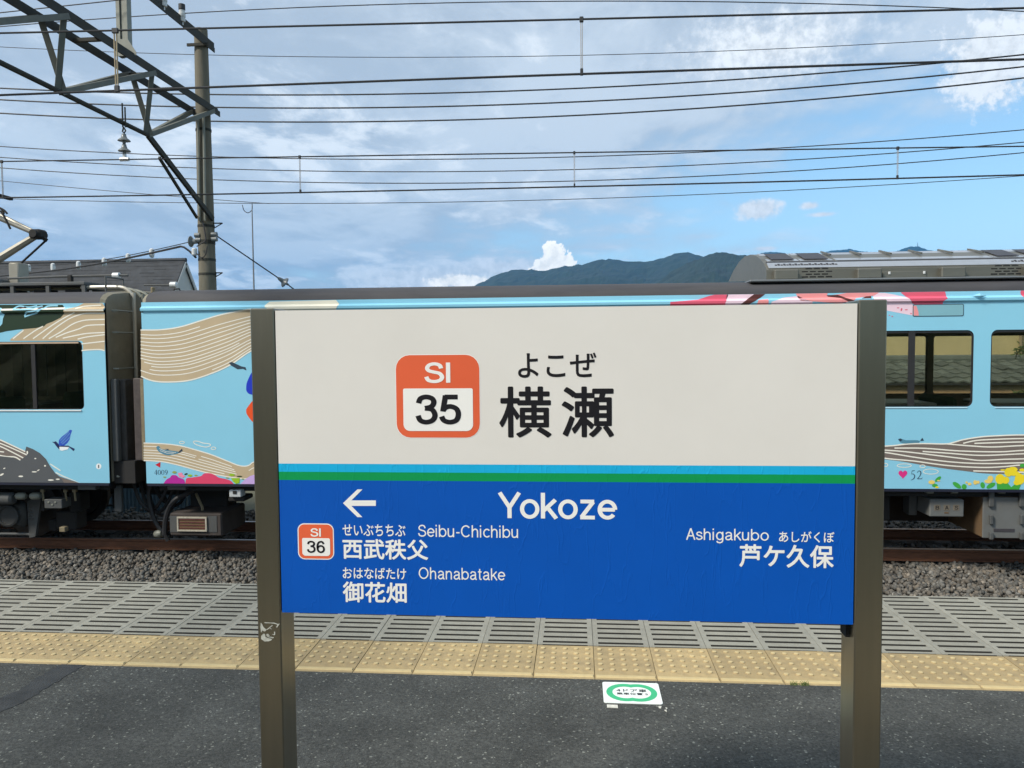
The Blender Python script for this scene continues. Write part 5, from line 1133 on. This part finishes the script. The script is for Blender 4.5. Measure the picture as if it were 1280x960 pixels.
# equipment on the right car
eq = ubox(carB, 212.5, 277, 642, 670, YS + .25, .75, mat('eq_brown', (.045, .035, .03), .8, var=.3), c=.02)
for (px0, px1) in ((213, 222.5), (260.5, 271)):
    a, b = PY(px0, 665, YS + .25), PY(px1, 645, YS + .25); m_ = MB(); m_.box(a.x, b.x, YS + .244, YS + .252, a.z, b.z); part(carB, m_, 'end_plate', M_UGREY, eq)
a, b = PY(222.5, 663.5, YS + .25), PY(259, 646, YS + .25)
m_ = MB(); t = .02
for (x0, x1, z0, z1) in ((a.x, b.x, b.z - t, b.z), (a.x, b.x, a.z, a.z + t), (a.x, a.x + t, a.z + t, b.z - t), (b.x - t, b.x, a.z + t, b.z - t)): m_.box(x0, x1, YS + .225, YS + .249, z0, z1)
part(carB, m_, 'window_frame', mat('eq_frame', (.42, .38, .30), .7, var=.2, vscale=20), eq)
m_ = MB(); m_.box(a.x + t, b.x - t, YS + .236, YS + .248, a.z + t, b.z - t); part(carB, m_, 'louvre_back', M_RUST, eq)
for k in range(4):
    z = a.z + t + (k + .6) * (b.z - a.z - 2 * t) / 4; m_ = MB(); m_.box(a.x + t, b.x - t, YS + .228, YS + .235, z - .006, z + .006); part(carB, m_, 'louvre', mat('louvre_red', (.11, .03, .025), .7, var=.3, vscale=15), eq)
ubox(carB, 238, 284, 612, 640, YS + .7, .3, M_UNDER, 'bracket_plate')
rb(lambda m: m.tube([PY(245, 617, YS + .5), PY(253, 634, YS + .45), PY(253, 640, YS + .45)], .02, 6), 'strut', M_CURT, carB, True)
wb_ = ubox(carB, 286.5, 301, 612.5, 621.5, YS + .05, .15, mat('box_white', (.5, .52, .52), .5, var=.1), c=.008)
p = PY(293.5, 615.5, YS + .05); m_ = MB(); m_.box(p.x - .025, p.x + .025, YS + .043, YS + .051, p.z - .02, p.z + .02); part(carB, m_, 'latch', M_UNDER, wb_)
ubox(carB, 285, 305, 621.5, 627, YS + .1, .3, M_UNDER, 'bracket_plate')
ubox(carB, 1136.5, 1147, 610, 644, YS + .45, .2, M_UGREY, c=.008)
bas = ubox(carB, 1162, 1205.5, 624.5, 646, YS + .12, .45, M_UBOX, c=.012)
for k, (cx, ch) in enumerate(((1171.5, 'B'), (1183.3, 'A'), (1195.2, 'S'))):
    p = PY(cx, 634.5, YS + .12); m_ = MB(); m_.box(p.x - .035, p.x + .035, YS + .116, YS + .1215, p.z - .035, p.z + .035); part(carB, m_, 'cover_plate', mat('plate_tan', (.16, .135, .10), .7, var=.15), bas)
    v_, f_, _l = grotesque(ch, .17); m_ = MB(); m_.add([(p.x - .022 + a * .044, YS + .1145 - .0002 * _l[i], p.z - .024 + b * .048) for i, (a, b) in enumerate(v_)], f_); part(carB, m_, 'lettering', M_UNDER, bas, fix=False)
p = PY(1183, 641, YS + .12); m_ = MB(); m_.box(p.x - .025, p.x + .025, YS + .116, YS + .1215, p.z - .009, p.z + .009); part(carB, m_, 'maker_plate', M_RUST, bas)
big = ubox(carB, 1228, 1345, 622.5, 672.5, YS + .1, .02, M_UBOX, c=.006)
a, b = PY(1228, 672, YS + .12), PY(1345, 622, YS + .12)
m_ = MB(); m_.box(a.x, b.x, YS + .121, YS + 1.0, a.z + .005, b.z); part(carB, m_, 'box_body', M_RUST, big)
for px_ in (1238, 1276):
    for (p0, p1, w) in ((612, 633, 7), (643, 655, 4.5), (665, 674, 5)):
        a, b = PY(px_ - w / 2, p1, YS + .1), PY(px_ + w / 2, p0, YS + .1); m_ = MB(); m_.cbox(a.x, b.x, YS + .06, YS + .099, a.z, b.z, .008); part(carB, m_, 'latch', M_UGREY, big)
a, b = PY(1242, 664.5, YS + .1), PY(1268, 661, YS + .1); m_ = MB(); m_.box(a.x, b.x, YS + .094, YS + .0995, a.z, b.z); part(carB, m_, 'maker_plate', mat('plate_dark', (.05, .045, .05), .5), big)
ubox(carB, 1000, 1226, 612, 650, YS + 1.15, .5, mat('under_brown', (.03, .02, .014), .9, var=.3))
ubox(carB, 1350, 1480, 622.5, 672.5, YS + .2, .8, M_UBOX)
for px_ in (1163, 1193.5, 1253): ubox(carB, px_ - 4.5, px_ + 4.5, 613, 617, YS + .06, .1, M_PIPE, 'lift_bracket', c=.006)
rb(lambda m: [m.cbox(XB0 + 5.2 + k * 1.6, XB0 + 6.5 + k * 1.6, YS + .4, YF - .4, -.62, ZB - .1, .02) for k in range(3)], 'equipment_box', M_UNDER, carB)

# ---- roof cooler of the right car
YAC = YS + .30
XAC = PY(958, 350, YAC).x
prof = [PX(a, b, XAC) for a, b in ((958, 351.5), (958.2, 337.5), (955, 329.5), (950, 323.5), (945, 320), (938, 318.3), (931, 320.5), (924, 327), (917, 338), (910.5, 352))]
prof = [(p.y, p.z) for p in prof]
XE = XAC + 8.6
cool = rb(lambda m: m.extrude_x(prof, XAC, XE), 'roof_cooler', M_STAIN, carB)
def cpart(fn, nm, mt): mb = MB(); fn(mb); return part(carB, mb, nm, mt, cool)
zb0 = prof[0][1]
cpart(lambda m: m.cbox(XAC - .25, XE + .1, YAC - .22, YAC + 1.9, zb0 - .028, zb0 + .004, .012), 'tray', mat('tray_steel', (.20, .21, .21), .45, .6, var=.1))
for k in range(9):
    x = XAC - .12 + k * .80; cpart(lambda m: m.box(x - .035, x + .035, YAC - .13, YAC + .1, zb0 - .14, zb0 - .035), 'foot', M_ROOF)
def on_prof(x0, x1, i0, f0, i1, f1, off, nm, mt, th=.012):
    P0 = Vector(prof[i0]).lerp(Vector(prof[i0 + 1]), f0); P1 = Vector(prof[i1]).lerp(Vector(prof[i1 + 1]), f1); d = (P1 - P0).normalized(); n = Vector((-d.y, d.x))
    if n.y < 0: n = -n
    a0, a1, b0, b1 = P0 + n * off, P1 + n * off, P0 + n * (off + th), P1 + n * (off + th)
    cpart(lambda m: m.extrude_x([tuple(a0), tuple(a1), tuple(b1), tuple(b0)], x0, x1), nm, mt)
M_GRILL = mat('cooler_grille', (.05, .048, .055), .5, .3, var=.3, vscale=8); M_PANEL = mat('cooler_panel', (.62, .62, .62), .28, .8, var=.06)
def xat(px, py): return PX(px, py, XAC).y and PY(px, py, prof[3][0]).x
def xpan(px): return PY(px, 323, prof[3][0]).x
on_prof(XAC + .03, XE, 1, .15, 1, .95, .002, 'lower_band', M_PANEL)
on_prof(XAC + .03, XE, 2, .02, 2, .14, .0, 'seam', M_GRILL)
for a, b, mt in ((955.5, 994, 'p'), (996, 1036, 'p'), (1040, 1232, 'q'), (1234, 1272, 'p'), (1274, 1316, 'p'), (1320, 1500, 'q')):
    x0, x1 = xpan(a), xpan(b)
    on_prof(x0, x1, 2, .2, 4, .55, .004, 'cover_panel', M_PANEL)
    if mt == 'p': on_prof(x0 + .06, x1 - .05, 2, .45, 4, .2, .018, 'grille', M_GRILL, .006)
    else:
        for k in range(6):
            x = x0 + (x1 - x0) * k / 5; on_prof(x - .012, x + .012, 3, .3, 4, .7, .016, 'rib', M_STAIN, .02)
zq = lambda py: PY(1000, py, YAC).z
def xs_(px): return PY(px, 345, YAC).x
for a, b in ((966, 996), (1069, 1099), (1173, 1203), (1276, 1306)):
    cpart(lambda m: m.cbox(xs_(a), xs_(b), YAC - .09, YAC + .01, zb0 + .008, zb0 + .135, .012), 'duct_cover', M_STAIN)
for cx in (1021, 1258):
    for r_ in range(4):
        for k in range(3 if r_ % 2 == 0 else 4):
            x = xs_(cx) + (k - (1 if r_ % 2 == 0 else 1.5)) * .098; z = zb0 + .145 - r_ * .033
            cpart(lambda m: m.cbox(x - .04, x + .04, YAC - .004, YAC + .004, z - .0095, z + .0095, .003), 'vent_slot', M_DARK)
for a, b in ((963, 998), (1001, 1036), (1250, 1290)):
    for k in range(11):
        x = xpan(a) + (xpan(b) - xpan(a)) * k / 10; on_prof(x - .014, x + .014, 1, .5, 1, .64 + .12 * (k % 2), .014, 'vent_slot', M_GRILL, .003)
a_, b_ = xs_(1103), xs_(1158); cpart(lambda m: m.cbox(a_, b_, YAC - .012, YAC, zb0 + .01, zb0 + .10, .006), 'access_panel', M_STAIN)
for px_ in (1111, 1154.5): x = xs_(px_); cpart(lambda m: m.cbox(x - .014, x + .014, YAC - .022, YAC - .012, zb0 + .06, zb0 + .095, .004), 'latch', M_PORC)

# ================================================================== BEYOND THE TRAIN
M_TILEROOF = mat('house_roof_tile', (.030, .034, .040), .8, var=.4, vscale=4, stretch=(1, 1, 1), rand=.25)
M_CREAMW = mat('cream_wall', (.66, .60, .38), .85, var=.07, vscale=2); M_WHITEW = mat('white_wall', (.48, .49, .48), .8, var=.06)
# house at left
HY = 24.0
r1 = PY(232, 325, HY); r0 = PY(-80, 318.2, HY)
house = empty('house', 'house with dark shingle roof and white gable behind the left car', 'house', (r1.x - 4, HY, -1.45))
def hp_(mb, nm, mt, par=None): 
    o = mb.build(nm, mt, par or house)
    if par is None: o.matrix_parent_inverse = Matrix.Translation(-house.location)
    return o
zr_ = r1.z; dep = 2.6; drop = 3.5; xe1 = r1.x; xe0 = r1.x - 13
mb = MB(); mb.prism([(HY - dep + .12, -1.45), (HY + dep - .12, -1.45), (HY + dep - .12, zr_ - drop + .02), (HY, zr_ - .14), (HY - dep + .12, zr_ - drop + .02)], lambda a, b: (xe0 + .4, a, b), lambda a, b: (xe1 - .06, a, b)); hp_(mb, 'wall', M_WHITEW)
for s in (-1, 1):
    mb = MB(); n_ = Vector((0, s * drop, dep)).normalized() * .07
    P_ = [(xe0, HY, zr_ - .08), (xe1, HY, zr_ - .08), (xe1, HY + s * dep, zr_ - drop - .08), (xe0, HY + s * dep, zr_ - drop - .08)]
    mb.add(P_ + [(x, y + n_.y, z + n_.z) for x, y, z in P_], [(0, 1, 2, 3), (4, 5, 6, 7), (0, 1, 5, 4), (1, 2, 6, 5), (2, 3, 7, 6), (3, 0, 4, 7)]); rf = hp_(mb, 'roof', M_TILEROOF)
    mb = MB(); mb.bar((xe1 + .012, HY, zr_ - .10), (xe1 + .012, HY + s * dep, zr_ - drop - .10), .03, .11); hp_(mb, 'barge_board', M_WHITEW, rf)
    if s < 0:
        course = MB(); rnd = random.Random(2)
        L_ = sqrt(dep ** 2 + drop ** 2)
        # overlapping shingle courses as real low steps
        for k in range(0, 30):
            t0, t1 = k / 30, (k + 1) / 30; x = xe0
            y0, z0 = HY - dep * t0, zr_ - drop * t0; y1, z1 = HY - dep * t1, zr_ - drop * t1
            while x < xe1 - .01:
                w = min(rnd.uniform(.28, .5), xe1 - x); h = rnd.uniform(-.008, .012)
                course.add([(x + .004, y0, z0 + .002), (x + w - .004, y0, z0 + .002), (x + w - .004, y1 - .01, z1 + h + .03), (x + .004, y1 - .01, z1 + h + .03), (x + .004, y1 - .01, z1 + .0), (x + w - .004, y1 - .01, z1 + .0)], [(0, 1, 2, 3), (3, 2, 5, 4)]); x += w
        sh = hp_(course, 'shingle_courses', M_TILEROOF, rf); sh['kind'] = 'stuff'
mb = MB(); mb.tube([(xe0, HY, zr_ + .0), (xe1 + .02, HY, zr_ + .0)], .07, 8); hp_(mb, 'ridge_cap', M_TILEROOF)
mb = MB(); mb.box(xe1 - .07, xe1 - .04, HY - .5, HY + .5, zr_ - 2.6, zr_ - 1.5); hp_(mb, 'gable_window', M_FRAME)

# low shed with clay tile roof, seen through the carriage windows
ey, ry = 17.0, 18.9
ez, rz_ = PY(1180, 478, ey).z, PY(1180, 450, ry).z
shed = empty('tile_roof_shed', 'low tan shed with grey clay tile roof seen through the train windows', 'shed', (6, 18.5, -1.45))
def sp_(mb, nm, mt, par=None, fix=True):
    o = mb.build(nm, mt, par or shed, fix=fix)
    if par is None: o.matrix_parent_inverse = Matrix.Translation(-shed.location)
    return o
X0s, X1s = -1.0, 15.0
mb = MB(); mb.prism([(ey + .09, -1.45), (20.6, -1.45), (20.6, ez + .05), (ry, rz_ - .12), (ey + .09, ez - .03)], lambda a, b: (X0s + .2, a, b), lambda a, b: (X1s - .2, a, b)); sp_(mb, 'wall', mat('shed_wall', (.50, .36, .24), .85, var=.15))
mb = MB()
for s, yy in ((-1, ey), (1, 2 * ry - ey)):
    mb.prism([(yy, ez - .06), (ry, rz_ - .06), (ry, rz_ - .02), (yy, ez - .02)], lambda a, b: (X0s, a, b), lambda a, b: (X1s, a, b))
srf = sp_(mb, 'roof', M_TILEROOF)
M_KAWARA = mat('clay_tile', (.105, .125, .125), .55, var=.2, vscale=6, rand=.3)
tm = MB(); nn = 6; wt_ = .30; lt = .36; slope = (rz_ - ez) / (ry - ey)
vv = []; 
for j, (yy, zz) in enumerate(((0, .030), (lt, .012 + slope * 0))):
    for i in range(nn + 1):
        u = i / nn; vv.append((u * wt_, yy, zz + .032 * (cos(2 * pi * u) * .5 + .5) + slope * yy))
for i in range(nn + 1): u = i / nn; vv.append((u * wt_, 0, .030 + .032 * (cos(2 * pi * u) * .5 + .5) - .03))
tm.add(vv, [(i, i + 1, nn + 2 + i, nn + 1 + i) for i in range(nn)] + [(2 * nn + 2 + i, 2 * nn + 3 + i, i + 1, i) for i in range(nn)])
me_k = tm.mesh('roof_tile', M_KAWARA, fix=False)
rows = int((ry - ey) / .33)
rnd = random.Random(9)
for j in range(rows + 1):
    for i in range(27):
        o = link('roof_tile', me_k, srf, (3.6 + i * .285, ey + j * .33, ez - .02 + slope * j * .33 + rnd.uniform(-.008, .008)), (rnd.uniform(-.03, .03), rnd.uniform(-.03, .03), rnd.uniform(-.03, .03)))
mb = MB(); mb.tube([(X0s, ry, rz_ + .02), (X1s, ry, rz_ + .02)], .10, 8); mb.box(X0s, X1s, ry - .12, ry + .12, rz_ - .05, rz_ + .03); sp_(mb, 'ridge', M_KAWARA)
# cream building behind it
bld = empty('cream_building', 'cream walled building behind the tile roofed shed', 'building', (7, 24, -1.45))
def bp_(mb, nm, mt):
    o = mb.build(nm, mt, bld); o.matrix_parent_inverse = Matrix.Translation(-bld.location); return o
mb = MB(); mb.box(-1.5, 16, 22, 27, -1.45, 2.75); bp_(mb, 'wall', M_CREAMW)
mb = MB(); mb.box(-1.8, 16.3, 21.75, 27.3, 2.76, 2.9); bp_(mb, 'roof', M_ROOF)
mb = MB(); x = PY(1277, 430, 21.9).x; mb.tube([(x, 21.93, -1.4), (x, 21.93, 2.7)], .05, 8); bp_(mb, 'downpipe', mat('downpipe', (.3, .26, .2), .6))
# small tree in the second window
def tree(cx, cy, z0, h, rad, seed, nleaf, label, droop=.3, leaf=.07):
    t = empty('garden_tree', label, 'tree', (cx, cy, z0)); rnd = random.Random(seed)
    tk = MB(); tk.tube([(cx, cy, z0), (cx + .04, cy, z0 + h * .35), (cx - .03, cy + .03, z0 + h * .75), (cx, cy, z0 + h)], [.07, .055, .035, .012], 8)
    lf = MB()
    for b in range(26):
        zz = z0 + h * rnd.uniform(.3, 1.0); a = rnd.uniform(0, 2 * pi); ln = rad * rnd.uniform(.5, 1.05) * (1.25 - .6 * (zz - z0) / h)
        p0 = Vector((cx, cy, zz)); p1 = p0 + Vector((cos(a) * ln * .55, sin(a) * ln * .55, ln * .35)); p2 = p0 + Vector((cos(a) * ln, sin(a) * ln, ln * (.3 - droop)))
        pts = catmull([tuple(p0), tuple(p1), tuple(p2)], 5); tk.tube(pts, [.018 * (1 - i / len(pts)) + .004 for i in range(len(pts))], 5)
        for k in range(nleaf // 26):
            u = rnd.uniform(.25, 1); q = Vector(pts[min(len(pts) - 1, int(u * (len(pts) - 1)))]); d = Vector((rnd.gauss(0, 1), rnd.gauss(0, 1), rnd.gauss(-.3, .6))).normalized(); sd2 = d.orthogonal().normalized(); l = leaf * rnd.uniform(.6, 1.5); q = q + d * rnd.uniform(0, .08)
            lf.add([q, q + d * l * .5 + sd2 * l * .22, q + d * l, q + d * l * .5 - sd2 * l * .22], [(0, 1, 2, 3)])
    for mb, nm, mt in ((tk, 'trunk', mat('bark', (.09, .07, .045), .9, var=.2)), (lf, 'crown', mat('leaf_green', (.055, .10, .03), .6, var=.35, vscale=3))):
        o = mb.build(nm, mt, t, fix=(nm == 'trunk')); o.matrix_parent_inverse = Matrix.Translation(-t.location)
tp = PY(1292, 470, 15.2)
tree(tp.x, 15.2, -1.45, 3.05, .75, 4, 2000, 'small green tree with drooping twigs in the second train window')
# blue-grey corrugated fence seen under the gap between the cars
fy = 13.75
fx0, fx1 = PY(150, 625, fy).x - 2.5, PY(245, 625, fy).x + .6
fence = empty('corrugated_fence', 'low blue grey corrugated metal fence seen under the car gap', 'fence', ((fx0 + fx1) / 2, fy, -1.45))
mpan = MB(); wpan = .76; nseg = 10
for i in range(nseg):
    pass
prof2 = []
for i in range(nseg * 4 + 1):
    u = i / (nseg * 4); prof2.append((u * wpan, .018 * (1 if (i // 2) % 2 else -1)))
mpan.add([(x, y, z) for z in (-1.45, -.25) for x, y in prof2], [(i, i + 1, len(prof2) + i + 1, len(prof2) + i) for i in range(len(prof2) - 1)])
mpan.add([(x, y + .003, z) for z in (-1.45, -.25) for x, y in prof2], [(i, i + 1, len(prof2) + i + 1, len(prof2) + i) for i in range(len(prof2) - 1)])
me_p = mpan.mesh('fence_panel', mat('fence_blue', (.24, .30, .34), .5, .2, var=.12, rand=.08), fix=False)
x = fx0
while x < fx1:
    o = link('fence_panel', me_p, fence, (x, fy, 0)); o.matrix_parent_inverse = Matrix.Translation(-fence.location); x += wpan + .006
mb = MB(); mb.box(fx0, x, fy + .03, fy + .07, -.4, -.34); mb.box(fx0, x, fy + .03, fy + .07, -1.2, -1.14); o = mb.build('fence_rail', M_UGREY, fence); o.matrix_parent_inverse = Matrix.Translation(-fence.location)
# grass verge along the far side of the tracks
def verge():
    rnd = random.Random(11); mb = MB()
    for i in range(9000):
        x = rnd.uniform(-4.5, 11); y = rnd.uniform(13.6, 16.2); h = rnd.uniform(.06, .24); a = rnd.uniform(0, 2 * pi); w = .012; l = h * .6
        mb.add([(x - w * cos(a), y - w * sin(a), -1.46), (x + w * cos(a), y + w * sin(a), -1.46), (x + l * cos(a + 1.5), y + l * sin(a + 1.5), -1.46 + h)], [(0, 1, 2)])
    o = mb.build('grass', mat('grass_green', (.12, .17, .045), .8, var=.3, vscale=1.5), fix=False); o['kind'] = 'stuff'; tag(o, 'green grass verge beyond the far rail', 'grass')
verge()

# ---- wooded bank across the other track (only mirrored in the posts and windows)
def bank():
    mb = MB(); nx, ny = 120, 14; vs_ = []
    for j in range(ny + 1):
        for i in range(nx + 1):
            x = -45 + 90 * i / nx; y = -9 - 16 * j / ny; h = 4.2 * min(1, j / 5) ** .7
            vs_.append((x, y, -1.45 + h + (1.1 * noise.noise(Vector((x * .45, y * .45, 3))) + .5 * noise.noise(Vector((x * 1.6, y * 1.6, 5)))) * min(1, j / 2)))
    mb.add(vs_, [(j * (nx + 1) + i, j * (nx + 1) + i + 1, (j + 1) * (nx + 1) + i + 1, (j + 1) * (nx + 1) + i) for j in range(ny) for i in range(nx)])
    structure(mb.build('wooded_bank', mat('bank_green', (.045, .06, .025), .95, var=.5, vscale=1.2, bump=.6, bscale=5, bdist=.2)))
bank()

# ================================================================== HILLS AND HAZE
M_FOREST = mat('forest', (.010, .021, .010), .95, var=.45, vscale=.02, bump=.0)
def hill(name, sil, D, front, back, seed, fuzz):
    P_ = [PY(a, b, D) for a, b in sil]; xs = [p.x for p in P_]; zs = [p.z for p in P_]
    nx = 260; rows = 46; mb = MB(); vs_ = []
    for j in range(rows + 1):
        v = j / rows          # 0 front foot, .7 ridge, 1 back foot
        for i in range(nx + 1):
            x = xs[0] + (xs[-1] - xs[0]) * i / nx; zr0 = float(np.interp(x, xs, zs))
            if v <= .7: t = v / .7; y = D - front * (1 - t); k = t ** .85
            else: t = (v - .7) / .3; y = D + back * t; k = 1 - t
            q = Vector((x / 420 + seed, y / 420, seed))
            rid = (abs(noise.noise(q)) + .5 * abs(noise.noise(q * 2.1)) + .25 * abs(noise.noise(q * 4.3)))
            z = -1.4 + (zr0 + 1.4) * k
            damp = sin(pi * min(1, (v / .7))) if v <= .7 else 0
            z -= rid * .22 * zr0 * damp
            z += fuzz * (noise.noise(Vector((x / 26, y / 26, seed))) + .7 * noise.noise(Vector((x / 9, y / 9, seed)))) * min(1, k * 3)
            xx = x * (y / D) if v <= .7 else x
            vs_.append((xx, y, z))
    fs_ = [(j * (nx + 1) + i, j * (nx + 1) + i + 1, (j + 1) * (nx + 1) + i + 1, (j + 1) * (nx + 1) + i) for j in range(rows) for i in range(nx)]
    mb.add(vs_, fs_); o = mb.build(name, M_FOREST, fix=True); structure(o); return o
hill('hill', [(200, 420), (330, 400), (420, 385), (500, 374), (560, 366), (592, 357), (605, 351), (622, 343), (640, 337), (660, 336.5), (680, 338.5), (700, 333), (727, 330), (745, 325), (762, 323), (785, 326), (808, 327), (825, 323), (845, 316.5), (862, 315), (880, 321), (905, 330), (930, 338), (1000, 345), (1150, 350), (1300, 360)], 3000, 1500, 1200, 1.3, 5)
hill('hill', [(800, 380), (822, 352), (838, 340), (860, 328), (880, 319), (893, 315.5), (905, 316), (925, 318), (945, 319), (960, 320), (985, 324), (1020, 330), (1100, 334), (1200, 336), (1400, 345)], 2000, 900, 800, 4.1, 3.5)
hill('hill', [(880, 340), (930, 322), (958, 314.5), (972, 314.3), (990, 318), (1020, 318), (1040, 312.5), (1062, 310.5), (1080, 314), (1110, 316), (1125, 312), (1138, 307.2), (1148, 307), (1160, 312), (1200, 318), (1300, 330)], 5200, 1500, 1500, 7.7, 4)
mp_ = PY(1147, 306.5, 5200); mb = MB(); mb.tube([mp_ - Vector((0, 0, 30)), mp_ + Vector((0, 0, 16))], [3, 1.5], 6); mast = mb.build('mast', M_UGREY); tag(mast, 'tiny mast on the farthest hilltop above the roof cooler', 'mast')
def haze():
    m = bpy.data.materials.new('haze_air'); m.use_nodes = True; nt = m.node_tree; nt.nodes.clear()
    o = nt.nodes.new('ShaderNodeOutputMaterial'); v = nt.nodes.new('ShaderNodeVolumePrincipled'); v.inputs['Color'].default_value = (.11, .48, 1, 1); v.inputs['Density'].default_value = HAZE; v.inputs['Anisotropy'].default_value = .1
    nt.links.new(v.outputs[0], o.inputs['Volume'])
    b = one('haze', m, lambda mb: mb.box(-4500, 4500, -600, 7500, -2.6, 820)); b['kind'] = 'stuff'; tag(b, 'blue haze in the air before the far hills', 'haze')
HAZE = 1.0e-4
haze()
